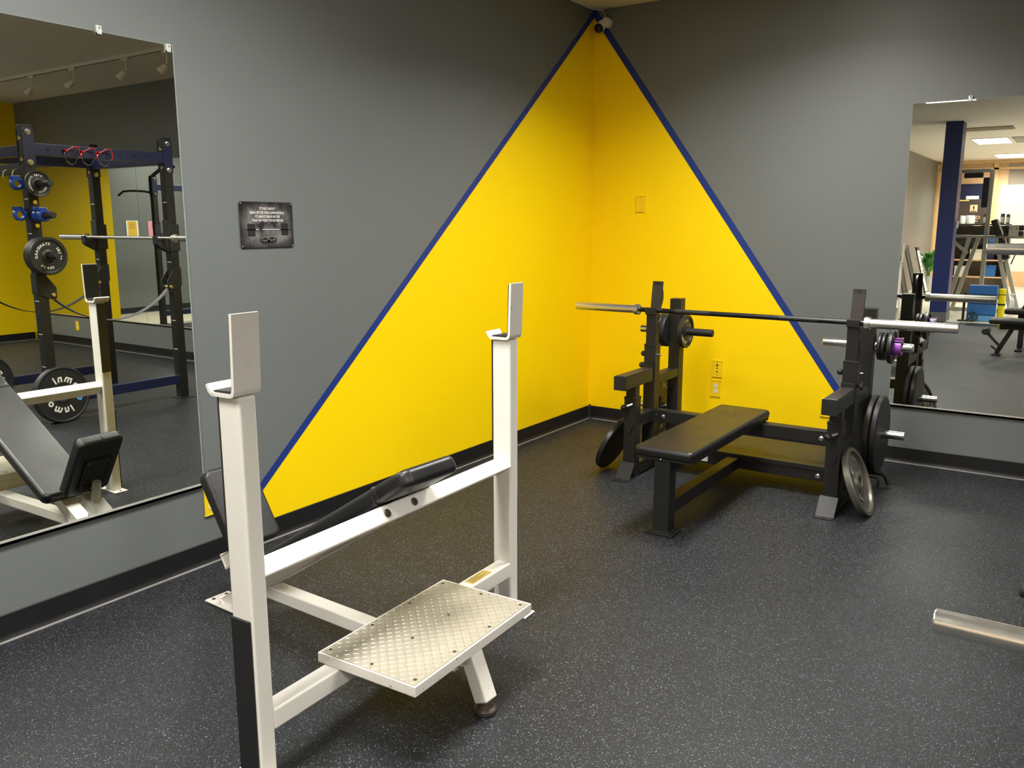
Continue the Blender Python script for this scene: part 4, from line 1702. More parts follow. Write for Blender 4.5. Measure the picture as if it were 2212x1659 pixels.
# storage pegs on the corner post, pointing at the long grey wall
for z in (1.790, 1.565, 1.270):
    b = B()
    b.cyl((3.350, PY[0] + PW / 2, z), (3.095, PY[0] + PW / 2, z), 0.0235, 24, bev=0.004)
    K_(b, 'storage_peg', 'rubber')
    b = B()
    b.box(3.344, 3.350, PY[0] + 0.008, PY[0] + PW - 0.008, z - 0.08, z + 0.08, 0.004)
    K_(b, 'peg_plate', 'matte_black')
for z in (1.66, 1.49):
    b = B()
    b.cyl((3.350, PY[0] + PW / 2, z), (3.334, PY[0] + PW / 2, z), 0.018, 6, bev=0.002)
    K_(b, 'peg_bolt', 'brass')
for z in (1.80, 1.585):
    b = B()
    b.tube([(3.388, PY[0], z + 0.02), (3.388, PY[0] - 0.045, z + 0.022), (3.388, PY[0] - 0.06, z + 0.035)], 0.006, 8)
    K_(b, 'clip_hook', 'matte_black')
# J hooks and strap brackets
for x0, sg in ((PX[0], -1), (PX[1], 1)):
    b = B()
    b.box(x0 - 0.006, x0 + PW + 0.006, PY[1] - 0.008, PY[1] - 0.001, 1.275, 1.535, 0.003)
    b.box(x0 - 0.008, x0 - 0.001, PY[1] - 0.008, PY[1] + 0.09, 1.275, 1.50, 0.003)
    b.prism([(x0 + 0.004, PY[1] - 0.006, 1.385), (x0 + 0.004, PY[1] - 0.100, 1.352), (x0 + 0.004, PY[1] - 0.112, 1.398), (x0 + 0.004, PY[1] - 0.120, 1.398), (x0 + 0.004, PY[1] - 0.118, 1.335), (x0 + 0.004, PY[1] - 0.085, 1.305), (x0 + 0.004, PY[1] - 0.006, 1.265)], (0.062, 0, 0))
    K_(b, 'bar_hook', 'rubber')
for x0 in PX:
    for y0, sg in ((PY[0], 1), (PY[1], -1)):
        for xx in (x0 - 0.008, x0 + PW + 0.002):
            b = B()
            e_, f_ = (y0 - 0.004, 1) if sg > 0 else (y0 + PW + 0.004, -1)
            b.prism([(xx, e_, 1.135), (xx, e_ + f_ * 0.060, 1.135), (xx, e_ + f_ * (PW + 0.062), 1.030), (xx, e_ + f_ * (PW + 0.062), 0.955), (xx, e_ + f_ * (PW + 0.040), 0.935), (xx, e_, 0.985)], (0.006, 0, 0))
            K_(b, 'strap_bracket', 'matte_black')
        b = B()
        b.box(x0 - 0.002, x0 + PW + 0.002, y0 - 0.008 if sg > 0 else y0 + PW + 0.001, y0 - 0.001 if sg > 0 else y0 + PW + 0.008, 0.985, 1.135, 0.002)
        K_(b, 'strap_bracket', 'matte_black')
        b = B()
        yc = y0 + PW + 0.030 if sg > 0 else y0 - 0.030
        b.cyl((x0 - 0.022, yc, 0.975), (x0 + PW + 0.012, yc, 0.975), 0.0155, 14, bev=0.003)
        K_(b, 'strap_bolt', 'brass')
for x0, lab in ((PX[0] + 0.022, 'safety strap'), (PX[1] + 0.022, 'safety strap')):
    b = B()
    pts = []
    for k in range(25):
        f = k / 24
        y_ = PY[0] + PW + 0.030 + f * (PY[1] - 0.030 - PY[0] - PW - 0.030)
        z_ = 0.965 - 0.225 * (1 - (2 * f - 1) ** 2) ** 0.9
        pts.append((x0 + 0.012, y_, z_))
    b.tube(pts, 0, flat=(0.050, 0.006, (1, 0, 0)))
    K_(b, 'safety_strap', 'grey_strap' if x0 < 4 else 'strap')
note_kids(None)
CY = PY[0] + PW / 2
pl5 = plate('smallest iron plate, on the top peg of the power rack', 0.095, 0.026, 'standard', [('5 LBS', 95, 0.0190, 0.056), ('STANDARD', 0, 0.0175, 0.056), ('2.3 KGS', -125, 0.0165, 0.056)], group='plates on the power rack')
place(pl5, (3.262, CY, 1.790), (-1, 0, 0))
pl25 = plate('front plate of the stack on the low peg of the power rack', 0.139, 0.034, 'standard', std_letters(0.139, '25 LBS', '11.3 KGS'), group='plates on the power rack')
place(pl25, (3.214, CY, 1.270), (-1, 0, 0))
note_kids(None)
o = recopy(pl25, 'middle plate of the stack on the low peg of the power rack'); place(o, (3.249, CY, 1.270), (-1, 0, 0), 1.0)
o = recopy(pl25, 'rear plate of the stack on the low peg, against the rack post'); place(o, (3.284, CY, 1.270), (-1, 0, 0), 2.0)
# bumper plates
bmp = plate('black rubber bumper plate with white lettering standing against the rack post', 0.216, 0.060, 'bumper', [('omni', 112, 0.082, 0.100), ('omni', -68, 0.082, 0.100)], group='bumper plates', mat='rubber')
b = B()
b.lathe([(-0.0495, 0.0262), (0.003, 0.0262), (0.004, 0.034), (0.0, 0.048), (-0.004, 0.052)], (0, 0, 0), (1, 0, 0), 32)
b.build('steel_hub', 'zinc', bmp)
for a0 in (16, 196):
    b = B()
    a_ = math.radians(a0)
    c_ = Vector((-0.004, 0.128 * math.cos(a_), 0.128 * math.sin(a_)))
    od = Vector((0, math.cos(a_), math.sin(a_)))
    rd = Vector((0, math.sin(a_), -math.cos(a_)))
    shp = [(-0.026, 0.020), (0.0, 0.028), (0.026, 0.020), (0.024, -0.008), (0.0, -0.030), (-0.024, -0.008)]
    b.prism([c_ + rd * p + od * q for p, q in shp], (0.0006, 0, 0))
    em = b.build('emblem', 'light_blue', bmp)
    em['label'] = 'blue shield emblem'
    b = B()
    b.prism([c_ + Vector((0.0008, 0, 0)) + rd * p + od * q for p, q in ((-0.010, 0.010), (0.0, 0.014), (0.010, 0.006), (0.004, -0.008), (-0.008, -0.006))], (0.0005, 0, 0))
    b.build('emblem_mark', 'blue_clamp', bmp)
note_kids(None)
place(bmp, (3.275, -2.388, 0.2165), (-1, 0.05, 0.06))
o = recopy(bmp, 'second black rubber bumper plate by the far post of the rack'); place(o, (4.36, -2.44, 0.217), (-1, 0.05, 0.06), 1.2)

collar_clamp('blue collar clamp hung on the upper side hook of the power rack', (3.388, PY[0] - 0.055, 1.790), (1, 0, 0), 0.046, 'blue_clamp')
collar_clamp('blue collar clamp hung on the lower side hook of the power rack', (3.388, PY[0] - 0.055, 1.570), (1, 0, 0), 0.046, 'blue_clamp')
collar_clamp('blue collar clamp on the middle peg of the power rack', (3.235, CY, 1.565), (1, 0, 0), 0.046, 'blue_clamp', 0.045)
collar_clamp('second blue collar clamp on the middle peg, against the post', (3.300, CY, 1.565), (1, 0, 0), 0.046, 'blue_clamp', 0.045)
# red hitch pins hanging on the top beam
for k, yy in enumerate((-2.16, -2.03, -1.90)):
    t = thing('hitch_pin', ['red hitch pin with wire lanyard nearest the plates', 'middle red hitch pin on the rack top beam', 'red hitch pin nearest the far post of the rack'][k], 'hitch pin', (3.345, yy, 2.045), 'red hitch pins on the rack beam')
    b = B()
    b.cyl((0.0, 0, 0), (-0.030, 0, 0.0), 0.011, 12, bev=0.002)
    b.tube([(-0.03, 0, 0), (-0.035, 0.05, 0.03), (-0.035, 0.09, 0.028), (-0.034, 0.10, -0.035), (-0.032, 0.085, -0.05)], 0.0045, 8)
    b.build('handle', 'red', t)
    b = B()
    b.tube([(-0.03, 0.08, -0.045), (-0.02, 0.06, -0.09), (-0.02, 0.03, -0.10), (-0.02, 0.0, -0.08), (-0.02, -0.02, -0.03), (-0.01, 0.0, 0)], 0.0018, 6)
    b.build('lanyard', 'chrome', t)
barbell('plain steel olympic barbell on the hooks of the power rack', 3.860, PY[1] - 0.062, 1.386, 'steel')

# ---- second rack beside the end wall, seen as a reflection of a reflection
note_kids(None)
rack2 = thing('power_rack', 'second black and navy rack standing on the pale floor beside the yellow end wall', 'power rack', Vector(RL_) + Vector((5.085, -0.655, 0)))
for ch in list(KIDS['power_rack']):
    if ch.name.split('.')[0] in ('post', 'top_beam', 'bottom_beam', 'bar_hook', 'pull_up_handle'):
        xs_ = [v.co.x for v in ch.data.vertices]
        if (min(xs_) + max(xs_)) / 2 < -0.05:
            copy_tree(ch, rack2)

# ---- notices on the recessed grey wall
for k, (ya, yb, za, zb, mt_, lab) in enumerate(((-2.865, -2.645, 1.285, 1.568, 'gold_paper', 'white notice with mustard print on the recessed grey wall'), (-3.27, -3.05, 1.285, 1.560, 'pink_paper', 'pink notice on the recessed grey wall'))):
    t = thing('paper_notice', lab, 'notice', (10.396, (ya + yb) / 2, za))
    b = B()
    b.box(-0.004, 0.0, (ya - yb) / 2, (yb - ya) / 2, 0, zb - za)
    b.build('sheet', 'paper' if k == 0 else 'pink_paper', t)
    b = B()
    b.box(-0.005, -0.004, (ya - yb) / 2 + 0.03, (yb - ya) / 2 - 0.03, 0.02, zb - za - 0.012)
    b.build('printed_area', mt_, t)
    b = B()
    for q in range(6):
        b.box(-0.0056, -0.005, -0.055 + 0.006 * (q % 2), 0.055 - 0.008 * (q % 3), 0.15 + q * 0.016, 0.153 + q * 0.016)
    b.build('print', 'ink', t)

# ---- track with spot heads under the ceiling
t = thing('track_light', 'white ceiling track with four unlit spot heads above the power rack', 'track light', (5.1, -1.0, RH))
b = B()
b.box(-1.5, 1.5, -0.018, 0.018, -0.030, 0.0, 0.003)
tr = b.build('track', 'white_plastic', t)
b = B()
b.box(-1.49, 1.49, -0.006, 0.006, -0.0312, -0.030)
b.build('slot', 'hole', tr)
for x_ in (-1.42, -0.80, 0.08, 0.85):
    b = B()
    b.box(x_ - 0.05, x_ + 0.05, -0.016, 0.016, -0.055, -0.031, 0.004)
    b.cyl((x_, 0, -0.055), (x_, 0, -0.14), 0.006, 8)
    b.build('arm', 'white_plastic', t)
    b = B()
    b.lathe([(0, 0), (0, 0.018), (0.02, 0.026), (0.07, 0.032), (0.085, 0.034), (0.08, 0.028), (0.05, 0.02), (0.05, 0)], (x_ + 0.02, 0.0, -0.15), (0.5, -0.5, -0.7), 16)
    b.build('spot_head', 'white_plastic', t)


# ================================================================= FOREGROUND BARBELL ON A LOW STAND (mostly out of frame)
barbell('steel barbell entering the picture at the edge, nearest the camera', 4.055, -3.877, 0.692, 'shaft')
SS = (4.05, -3.70, 0)
t = thing('barbell_stand', 'black low barbell stand holding the nearest barbell', 'barbell stand', SS)
for x_ in (3.55, 4.56):
    b = B()
    b.box(x_ - 0.035, x_ + 0.035, -3.80, -3.73, 0.0, 0.80, 0.004)
    up_ = b.build('upright', 'black_paint', t, SS)
    b = B()
    b.prism([(x_ - 0.035, -3.80, 0.672), (x_ - 0.035, -3.90, 0.665), (x_ - 0.035, -3.912, 0.705), (x_ - 0.035, -3.92, 0.705), (x_ - 0.035, -3.908, 0.650), (x_ - 0.035, -3.80, 0.63)], (0.07, 0, 0))
    b.build('bar_hook', 'matte_black', t, SS)
    b = B()
    b.box(x_ - 0.035, x_ + 0.035, -4.02, -3.26, 0.0, 0.06, 0.004)
    b.build('floor_rail', 'black_paint', t, SS)
b = B()
b.box(3.585, 4.525, -3.30, -3.24, 0.05, 0.11, 0.004)
b.box(3.50, 3.56, -3.33, -3.27, 0.05, 0.62, 0.004)
b.box(3.515, 3.585, -3.78, -3.28, 0.54, 0.60, 0.004)
b.build('cross_beam', 'black_paint', t, SS)
b = B()
b.cyl((3.52, -3.30, 0.572), (3.0835, -3.30, 0.574), 0.0185, 20, bev=0.004)
b.build('storage_peg', 'rubber', t, SS)


# ================================================================= FAR HALF OF THE ROOM (seen in the mirror)
b = B()
b.box(1.135, 1.372, -9.34, -8.96, 0.140, RH, 0.004)
struct(b.build('pillar', 'deep_blue'))
b = B()
b.box(1.128, 1.379, -9.347, -8.953, 0.0, 0.140, 0.003)
struct(b.build('trim_3', pmat('grey_column_base', (0.15, 0.16, 0.155), 0.5), smooth=True))
t = thing('light_switch', 'white switch box on the blue column', 'switch', (1.374, -9.15, 1.43))
b = B()
b.box(0.0, 0.03, -0.035, 0.035, 0.0, 0.115, 0.004)
b.build('box', 'white_plastic', t)
b = B()
b.box(0.03, 0.036, -0.010, 0.010, 0.045, 0.07, 0.002)
b.build('toggle', 'white_plastic', t)
t = thing('ceiling_vent', 'grey return air grille in the ceiling beside the light behind the blue column', 'vent', (1.88, -12.72, RH))
b = B()
b.box(-0.11, 0.11, -0.6, 0.6, -0.010, 0.0)
b.build('grille', 'grey_panel', t)
for k in range(8):
    b = B()
    b.box(-0.10, 0.10, -0.57 + 0.15 * k, -0.50 + 0.15 * k, -0.014, -0.0102)
    b.build('slat', 'silver_frame', t)
t = thing('ceiling_diffuser', 'long dark slot diffuser in the ceiling beside the blue column', 'vent', (1.48, -10.3, RH))
b = B()
b.box(-0.34, 0.45, -0.28, 0.22, -0.012, 0.0)
b.build('frame', 'grey_panel', t)

# far wall: timber posts, beams, dark shelf wall, boards
Yw = -RD
for nm, x0, x1_, z0, z1, mt_ in (('trim_4', 1.0, 1.11, 0, 2.93, 'wood'), ('trim_5', -0.25, -0.17, 0, RH, 'wood'), ('trim_6', -0.2, 4.5, 2.93, RH, 'wood'), ('trim_7', -0.2, 4.5, 2.78, 2.83, 'wood')):
    b = B()
    b.box(x0, x1_, Yw, Yw + 0.06, z0, z1, 0.003)
    struct(b.build(nm, mt_))
t = thing('wall_panel', 'dark wall panel with navy top, brown lower half and white lettering behind the machine', 'wall panel', (0.56, Yw, 0))
OFF = t.location
b = B()
b.box(0.20, 0.93, Yw + 0.001, Yw + 0.05, 2.10, 2.46, 0.003)
b.build('navy_board', 'navy', t, OFF)
b = B()
b.box(0.20, 0.93, Yw + 0.001, Yw + 0.05, 1.30, 2.095, 0.003)
b.build('brown_board', 'dark_wood', t, OFF)
b = B()
b.box(0.28, 0.54, Yw + 0.05, Yw + 0.07, 2.045, 2.075, 0.003)
b.build('ledge', 'wood', t, OFF)
b = B()
b.box(0.465, 0.745, Yw + 0.05, Yw + 0.056, 2.09, 2.17)
b.build('name_strip', 'paper', t, OFF)
b = B()
b.box(0.575, 0.735, Yw + 0.05, Yw + 0.056, 1.785, 1.955, 0.004)
sg_ = b.build('notice', 'tan', t, OFF)
b = B()
b.lathe([(0, 0), (0, 0.022), (0.002, 0.022), (0.002, 0)], (0.655, Yw + 0.056, 1.905), (0, 1, 0), 14)
b.box(0.64, 0.67, Yw + 0.056, Yw + 0.058, 1.845, 1.89)
b.box(0.595, 0.715, Yw + 0.056, Yw + 0.058, 1.795, 1.815)
b.build('print', 'ink', sg_, OFF)
b = B()
for s, xc, zc, sz in (('CES', 0.727, 1.62, 0.10), ('TRA', 0.715, 1.545, 0.055)):
    # read from the room side: right is -x
    b.glyph(TX[s], (xc, Yw + 0.0515, zc), (-1, 0, 0), (0, 0, 1), sz, 0.0)
b.build('lettering', 'tan', t, OFF)
b = B()
for k in range(4):
    b.box(0.70 - 0.02 * k, 0.86, Yw + 0.05, Yw + 0.052, 1.48 - 0.035 * k, 1.495 - 0.035 * k)
b.build('print', 'tan', t, OFF)
t = thing('acoustic_panel', 'grey rectangular wall panel above the white boards', 'wall panel', (2.0, Yw, 2.42))
b = B()
b.box(-0.665, 0.9, 0.001, 0.05, 0.0, 0.47, 0.006)
b.build('board', 'grey_panel', t)
t = thing('white_partition', 'tall glossy white boards standing in front of the far wall', 'partition', (2.1, -17.0, 0))
b = B()
b.box(-0.81, 0.9, -0.03, 0.0, 1.905, 2.371, 0.004)
b.build('upper_board', 'white_board', t)
b = B()
b.box(-0.81, 0.9, -0.03, 0.0, 0.42, 1.898, 0.004)
b.build('lower_board', 'white_board', t)
for x_ in (-0.75, 0.8):
    b = B()
    b.box(x_ - 0.02, x_ + 0.02, -0.07, -0.031, 0.0, 2.35, 0.003)
    b.box(x_ - 0.02, x_ + 0.02, -0.2, 0.12, 0.0, 0.03, 0.003)
    b.build('stand_leg', 'silver_frame', t)

# storage cabinet with tubs, shelf with boxes
t = thing('storage_shelf', 'dark storage shelf behind the silver machine holding tubs and boxes', 'shelf', (1.35, -13.0, 0))
b = B()
b.box(-0.46, -0.42, -0.2, 0.2, 0, 1.47, 0.003)
b.box(0.46, 0.50, -0.2, 0.2, 0, 1.47, 0.003)
b.build('side_panel', 'matte_black', t)
for z in (0.06, 0.48, 0.80, 1.12, 1.47):
    b = B()
    b.box(-0.46, 0.50, -0.2, 0.2, z, z + 0.025, 0.002)
    b.build('shelf_board', 'matte_black' if z > 1 else 'tan', t)
b = B()
b.box(-0.42, 0.46, -0.2, -0.19, 0.08, 1.46)
b.build('back_panel', 'grey_panel', t)


def tub(x, z, r, h, label, mat='white_plastic', y=-12.93, grp='tubs on the storage shelf'):
    t_ = thing('supplement_tub', label, 'tub', (x, y, z), grp)
    b_ = B()
    b_.lathe([(0, 0), (0, r * 0.95), (0.006, r), (h * 0.78, r), (h * 0.83, r * 0.9), (h * 0.83, 0)], (0, 0, 0), (0, 0, 1), 24)
    b_.build('jar', mat, t_)
    b_ = B()
    b_.lathe([(h * 0.82, 0), (h * 0.82, r * 0.93), (h * 0.98, r * 0.93), (h, r * 0.88), (h, 0)], (0, 0, 0), (0, 0, 1), 24)
    b_.build('lid', mat, t_)
    b_ = B()
    b_.lathe([(h * 0.12, r), (h * 0.12, r + 0.0008), (h * 0.68, r + 0.0008), (h * 0.68, r)], (0, 0, 0), (0, 0, 1), 24)
    b_.build('wrap_label', 'paper' if mat == 'white_plastic' else 'grey_panel', t_)


tub(1.03, 1.496, 0.055, 0.155, 'narrower white tub on top of the dark storage shelf')
tub(1.165, 1.496, 0.075, 0.16, 'wider white tub on top of the dark storage shelf')
tub(1.42, 1.496, 0.045, 0.19, 'black bottle on top of the shelf, beside the machine upright', 'matte_black')
tub(1.70, 1.496, 0.036, 0.19, 'dark bottle at the end of the shelf top, by the white boards', 'matte_black')
tub(1.79, 1.496, 0.032, 0.18, 'last dark bottle on the shelf top', 'matte_black')


def carton(x0, x1_, z0, z1, mat, label, y=-12.95, d=0.24):
    t_ = thing('storage_box', label, 'box', ((x0 + x1_) / 2, y, z0), 'boxes on the storage shelf')
    w = (x1_ - x0) / 2
    b_ = B()
    b_.box(-w, w, -d / 2, d / 2, 0.0, (z1 - z0) * 0.8, 0.003)
    b_.build('body', mat, t_)
    b_ = B()
    b_.box(-w - 0.004, w + 0.004, -d / 2 - 0.004, d / 2 + 0.004, (z1 - z0) * 0.8, z1 - z0, 0.003)
    b_.build('lid', mat, t_)


carton(1.505, 1.68, 0.506, 0.725, 'gym_blue', 'bright blue box on the shelf below the navy one')
carton(1.50, 1.63, 0.826, 0.97, 'navy', 'navy box on the middle shelf')
carton(1.52, 1.66, 1.146, 1.24, 'gym_blue', 'small blue box under the top shelf')
carton(0.98, 1.2, 0.506, 0.70, 'white_plastic', 'white box low on the shelf behind the slanted legs')
carton(1.22, 1.42, 0.826, 1.02, 'ivory', 'cream box on the middle shelf behind the mid post')

# silver multi station
MS = (1.65, -11.0, 0)
t = thing('multi_gym', 'silver framed multi gym with black pads behind the blue column', 'exercise machine', MS)


def V_(b_, name, mat='silver_frame', par=None):
    return b_.build(name, mat, par or t, MS)


def bars(name, lst, w=0.06, mat='silver_frame'):
    for p0, p1 in lst:
        b_ = B()
        b_.bar(p0, p1, w, w, (0, 1, 0), 0.004)
        V_(b_, name, mat)


bars('upright', [((1.632, -11, 0), (1.632, -11, 2.40))], 0.066)
bars('top_bar', [((1.15, -11, 2.385), (1.60, -11, 2.385))])
bars('main_beam', [((1.10, -10.93, 1.287), (2.45, -10.93, 1.272))], 0.045)
bars('slanted_leg', [((1.395, -10.88, 1.27), (1.125, -10.80, 0.0)), ((1.515, -11.06, 1.27), (1.19, -11.15, 0.0)), ((1.79, -10.88, 1.26), (2.13, -10.8, 0.0)), ((1.93, -11.0, 1.0), (2.22, -11.05, 0.0))])
bars('base_beam', [((1.05, -11.0, 0.03), (2.35, -11.0, 0.03))])
b = B()
b.box(1.215, 1.505, -10.99, -10.93, 2.265, 2.352, 0.012)
V_(b, 'pull_down_pad', 'rubber')
b = B()
b.tube([(1.20, -10.96, 2.38), (1.10, -10.96, 2.36), (1.03, -10.96, 2.30)], 0.014, 8)
V_(b, 'bar_handle', 'rubber')
b = B()
b.ob((1.555, -10.97, 2.02), (1, 0, 0), (0, 1, 0), (0, 0, 1), (0.085, 0.06, 0.50), 0.006)
V_(b, 'weight_shroud', 'rubber')
for p0, p1, wd in (((1.745, -10.85, 1.565), (1.85, -10.85, 1.30), 0.10), ((1.885, -10.85, 1.245), (1.985, -10.85, 0.91), 0.10)):
    b = B()
    b.bar(p0, p1, 0.28, wd, (0, 1, 0), 0.02, 3)
    V_(b, 'pad', 'leather')
for zc in (1.43, 1.335):
    b = B()
    b.cyl((1.91, -10.72, zc), (2.20, -10.72, zc), 0.046, 18, bev=0.012)
    V_(b, 'roller_pad', 'rubber')
b = B()
b.box(1.985, 2.125, -10.66, -10.65, 1.295, 1.455, 0.003)
pl_ = V_(b, 'clamp_plate', 'silver_frame')
b = B()
b.cyl((2.015, -10.65, 1.42), (2.015, -10.644, 1.42), 0.010, 10)
b.cyl((2.095, -10.65, 1.42), (2.095, -10.644, 1.42), 0.010, 10)
V_(b, 'bolt', 'hole', pl_)
b = B()
b.tube([(2.02, -10.55, 1.06), (2.05, -10.55, 1.11), (2.10, -10.55, 1.125), (2.17, -10.55, 1.12)], 0.009, 8)
b.tube([(2.16, -10.55, 1.16), (2.12, -10.55, 1.0), (2.07, -10.55, 0.84)], 0.009, 8)
V_(b, 'lever_handle', 'matte_black')
for (p0, p1) in (((1.395, -10.80, 1.0), (1.10, -10.80, 1.25)),):
    b = B()
    b.bar(p0, p1, 0.03, 0.05)
    V_(b, 'strut', 'silver_frame')

# folded blue mat, yellow roller, black wheel
t = thing('folded_mat', 'blue folded exercise mat standing on edge by the blue column', 'mat', (1.82, -9.35, 0))
for k, (z0, z1, mt_) in enumerate(((0.0, 0.095, 'light_blue'), (0.10, 0.268, 'gym_blue'), (0.274, 0.410, 'gym_blue'), (0.416, 0.560, 'gym_blue'))):
    b = B()
    b.box(-0.20, 0.20, -0.05, 0.05, z0, z1, 0.010)
    b.build('mat_fold', mt_, t)
b = B()
for z in (0.098, 0.271, 0.413):
    pts = [(-0.2 + 0.4 * k / 32, 0.052, z + 0.006 * math.sin(k * 1.2)) for k in range(33)]
    b.tube(pts, 0.0035, 6)
b.build('wavy_edge', 'navy', t)
t = thing('foam_roller', 'yellow foam roller with black strap standing beside the blue mat', 'foam roller', (2.118, -8.85, 0))
b = B()
b.cyl((0, 0, 0), (0, 0, 0.545), 0.049, 24, bev=0.008)
b.build('foam', 'foam_yellow', t)
b = B()
b.lathe([(0.30, 0.0495), (0.30, 0.052), (0.325, 0.052), (0.325, 0.0495)], (0, 0, 0), (0, 0, 1), 24)
b.lathe([(0.455, 0.0495), (0.455, 0.0515), (0.465, 0.0515), (0.465, 0.0495)], (0, 0, 0), (0, 0, 1), 24)
b.build('strap', 'rubber', t)
t = thing('ab_wheel', 'black spoked wheel lying against the foot of the blue mat', 'wheel', (1.715, -9.17, 0.078))
b = B()
b.lathe([(-0.02, 0.062), (-0.02, 0.074), (-0.012, 0.078), (0.012, 0.078), (0.02, 0.074), (0.02, 0.062), (-0.02, 0.062)], (0, 0, 0), (0, 1, 0.2), 28)
b.build('tyre', 'rubber', t)
for k in range(5):
    a_ = 2 * PI * k / 5
    b = B()
    b.bar((0, 0, 0), (0.066 * math.cos(a_), -0.2 * 0.066 * math.sin(a_), 0.066 * math.sin(a_)), 0.02, 0.014)
    b.build('spoke', 'matte_black', t)
t = thing('band_stand', 'slim black post stand beside the folded blue mat', 'stand', (1.585, -9.22, 0))
b = B()
b.box(-0.018, 0.018, -0.018, 0.018, 0.02, 0.45, 0.003)
b.build('pole', 'matte_black', t)
b = B()
b.box(-0.07, 0.07, -0.07, 0.07, 0.0, 0.02, 0.003)
b.build('base', 'matte_black', t)

# benches near the camera (seen in the mirror only)
AB = (2.75, -5.52, 0)
t = thing('adjustable_bench', 'black adjustable bench with foam ankle rollers on the rubber floor', 'weight bench', AB)
b = B()
b.ob((2.72, -5.52, 0.395), (1, 0, 0), (0, 1, 0), (0, 0, 1), (0.93, 0.26, 0.062), 0.02, 3)
b.build('seat_pad', 'leather', t, AB)
b = B()
b.box(2.36, 3.15, -5.55, -5.49, 0.30, 0.362, 0.004)
b.build('frame_beam', 'black_paint', t, AB)
b = B()
b.bar((2.50, -5.52, 0.335), (2.355, -5.52, 0.02), 0.055, 0.05)
b.build('front_leg', 'black_paint', t, AB)
b = B()
b.bar((3.05, -5.52, 0.335), (3.12, -5.52, 0.02), 0.055, 0.05)
b.build('rear_leg', 'black_paint', t, AB)
b = B()
b.box(2.31, 2.40, -5.62, -5.42, 0.0, 0.018, 0.004)
b.box(3.08, 3.17, -5.75, -5.29, 0.0, 0.018, 0.004)
b.build('floor_foot', 'black_paint', t, AB)
b = B()
b.bar((2.375, -5.44, 0.12), (2.255, -5.44, 0.25), 0.03, 0.028)
b.bar((2.36, -5.44, 0.06), (2.30, -5.44, 0.11), 0.03, 0.02)
b.build('roller_arm', 'matte_black', t, AB)
b = B()
b.cyl((2.232, -5.40, 0.275), (2.232, -5.58, 0.275), 0.042, 20, bev=0.012)
b.build('foam_roller_pad', 'rubber', t, AB)
FB = (2.75, -6.10, 0)
t = thing('flat_bench', 'black flat bench behind the adjustable one, holding a spray bottle', 'weight bench', FB)
b = B()
b.ob((2.82, -6.10, 0.465), (1, 0, 0), (0, 1, 0), (0, 0, 1), (0.92, 0.27, 0.068), 0.02, 3)
b.build('seat_pad', 'leather', t, FB)
b = B()
b.ob((2.62, -6.12, 0.60), (0.55, 0, 0.835), (0, 1, 0), (-0.835, 0, 0.55), (0.26, 0.25, 0.06), 0.02, 3)
b.build('back_pad', 'leather', t, FB)
b = B()
b.box(2.5, 3.2, -6.13, -6.07, 0.37, 0.43, 0.004)
b.build('frame_beam', 'black_paint', t, FB)
for x_ in (2.55, 3.15):
    b = B()
    b.box(x_ - 0.03, x_ + 0.03, -6.13, -6.07, 0.02, 0.37, 0.004)
    b.build('leg', 'black_paint', t, FB)
    b = B()
    b.box(x_ - 0.04, x_ + 0.04, -6.3, -5.9, 0.0, 0.022, 0.004)
    b.build('floor_foot', 'black_paint', t, FB)
t = thing('spray_bottle', 'white spray bottle standing on the flat bench', 'bottle', (2.425, -6.05, 0.5))
b = B()
b.lathe([(0, 0), (0, 0.024), (0.004, 0.027), (0.09, 0.027), (0.115, 0.014), (0.135, 0.011), (0.135, 0)], (0, 0, 0), (0, 0, 1), 20)
b.build('bottle', 'white_plastic', t)
b = B()
b.box(-0.03, 0.022, -0.009, 0.009, 0.150, 0.175, 0.004)
b.box(-0.018, -0.010, -0.006, 0.006, 0.120, 0.152, 0.002)
b.cyl((0, 0, 0.13), (0, 0, 0.152), 0.012, 12)
b.build('trigger', 'white_plastic', t)
t = thing('step_block', 'small blue and black step block on the rubber floor past the benches', 'step', (2.72, -6.75, 0))
b = B()
b.box(-0.12, 0.12, -0.2, 0.2, 0.0, 0.06, 0.006)
b.build('foot_block', 'rubber', t)
b = B()
b.box(-0.14, 0.14, -0.24, 0.24, 0.0605, 0.095, 0.010)
b.build('deck', 'gym_blue', t)

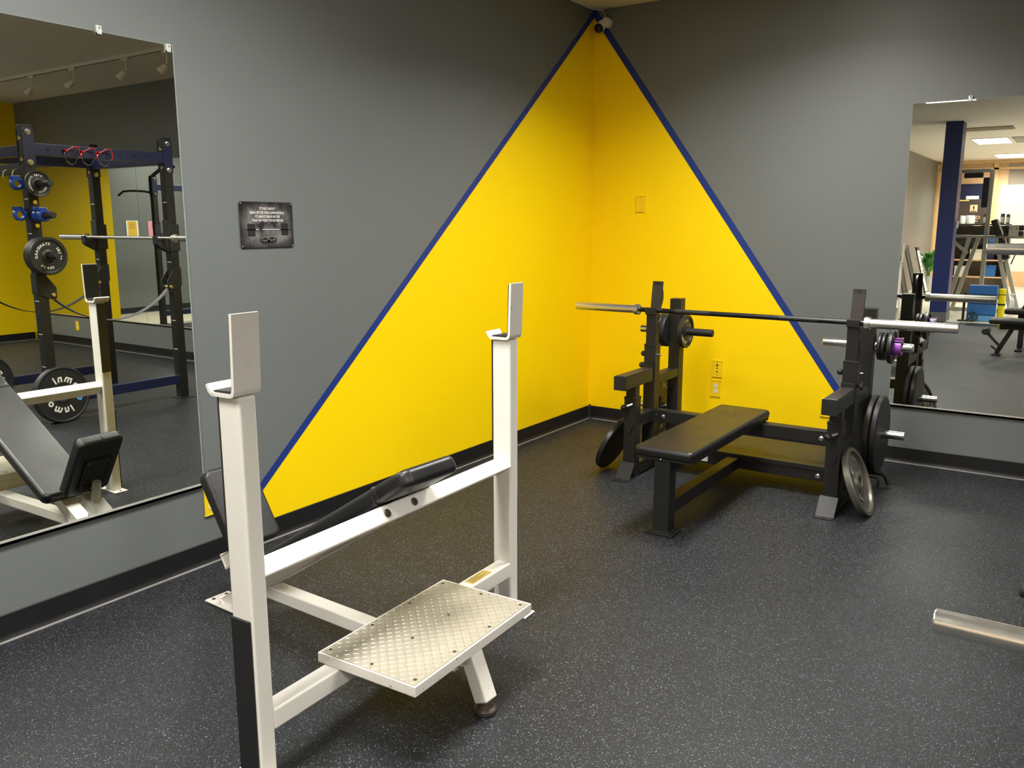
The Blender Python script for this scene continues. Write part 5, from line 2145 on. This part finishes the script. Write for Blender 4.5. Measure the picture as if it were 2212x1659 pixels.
# plant, leaning frames, banner along the far part of the long wall
t = thing('potted_plant', 'leafy green plant in a tall pale pot near the far corner', 'plant', (0.19, -15.0, 0))
b = B()
b.lathe([(0, 0), (0, 0.075), (0.36, 0.10), (0.37, 0.105), (0.37, 0.095), (0.34, 0.09), (0.34, 0)], (0.03, 0, 0), (0, 0, 1), 24)
b.build('pot', 'pot', t)
rnd = random.Random(3)
lf0 = None
for k in range(22):
    a_ = 2 * PI * k / 22 * 3.3
    tilt = 0.35 + 0.75 * rnd.random()
    ln = 0.20 + 0.12 * rnd.random()
    h0 = 0.45 + 0.28 * rnd.random()
    if lf0 is None:
        b = B()
        prof = [(0, 0.004), (0.15, 0.045), (0.4, 0.075), (0.65, 0.062), (0.88, 0.026), (1.0, 0.0)]
        L0, C0, R0 = [], [], []
        for f, w in prof:
            z_ = 0.10 * math.sin(f * 2.2) - 0.02
            C0.append(b.bm.verts.new((f * 0.27, 0, z_ - 0.012)))
            L0.append(b.bm.verts.new((f * 0.27, w, z_)))
            R0.append(b.bm.verts.new((f * 0.27, -w, z_)))
        for i in range(len(prof) - 1):
            b.bm.faces.new((C0[i], C0[i + 1], L0[i + 1], L0[i]))
            b.bm.faces.new((R0[i], R0[i + 1], C0[i + 1], C0[i]))
        lf0 = b.build('leaf', 'leaf', t)
        o = lf0
    else:
        o = lf0.copy()
        COL.objects.link(o)
        o.parent = t
    o.location = (0.03 + 0.05 * math.cos(a_), 0.05 * math.sin(a_), h0)
    o.rotation_euler = (0.2 * rnd.random(), -tilt * 0.8, a_)
    o.scale = (ln / 0.27,) * 3
b = B()
for k in range(9):
    a_ = 2 * PI * k / 9
    b.tube([(0.03 + 0.02 * math.cos(a_), 0.02 * math.sin(a_), 0.33), (0.03 + 0.04 * math.cos(a_), 0.04 * math.sin(a_), 0.5), (0.03 + 0.06 * math.cos(a_), 0.06 * math.sin(a_), 0.66)], 0.005, 6)
b.build('stem', 'leaf', t)
for k, (y_, x0, w, h, mt_, lab) in enumerate(((-13.25, -0.20, 0.50, 1.12, 'matte_black', 'tall black board leaning on the long wall, deepest of the stack'),
                                              (-13.80, -0.10, 0.40, 1.10, 'matte_black', 'black framed board leaning in the middle of the stack'),
                                              (-14.3, 0.02, 0.30, 1.05, 'paper', 'white printed banner board leaning at the front of the stack'))):
    t = thing('leaning_board', lab, 'board', (x0 + 0.30, y_, 0), 'boards leaning on the long wall')
    lean = Vector((-0.27, 0, 1)).normalized()
    b = B()
    b.ob(lean * h / 2 + Vector((0, 0, 0.0)), (0, 1, 0), lean.cross(Vector((0, 1, 0))), lean, (w, 0.02, h), 0.003)
    b.build('board', 'matte_black', t)
    if mt_ == 'paper':
        b = B()
        b.ob(lean * (h / 2) + Vector((0.0135, 0, 0.003)), (0, 1, 0), lean.cross(Vector((0, 1, 0))), lean, (w - 0.05, 0.002, h - 0.16))
        b.build('printed_sheet', 'paper', t)
        b = B()
        for q in range(4):
            b.ob(lean * (h * 0.5 + 0.1 * q) + Vector((0.0155, 0, 0.003)), (0, 1, 0), lean.cross(Vector((0, 1, 0))), lean, (w - 0.12 - 0.02 * q, 0.001, 0.018))
        b.build('print', 'ink', t)
    b = B()
    b.ob(lean * (h - 0.04) + Vector((0.012, 0, 0)), (0, 1, 0), lean.cross(Vector((0, 1, 0))), lean, (w, 0.03, 0.06), 0.003)
    b.ob(lean * 0.03 + Vector((0.012, 0, 0.008)), (0, 1, 0), lean.cross(Vector((0, 1, 0))), lean, (w, 0.03, 0.05), 0.003)
    b.build('edge_bar', 'matte_black', t)
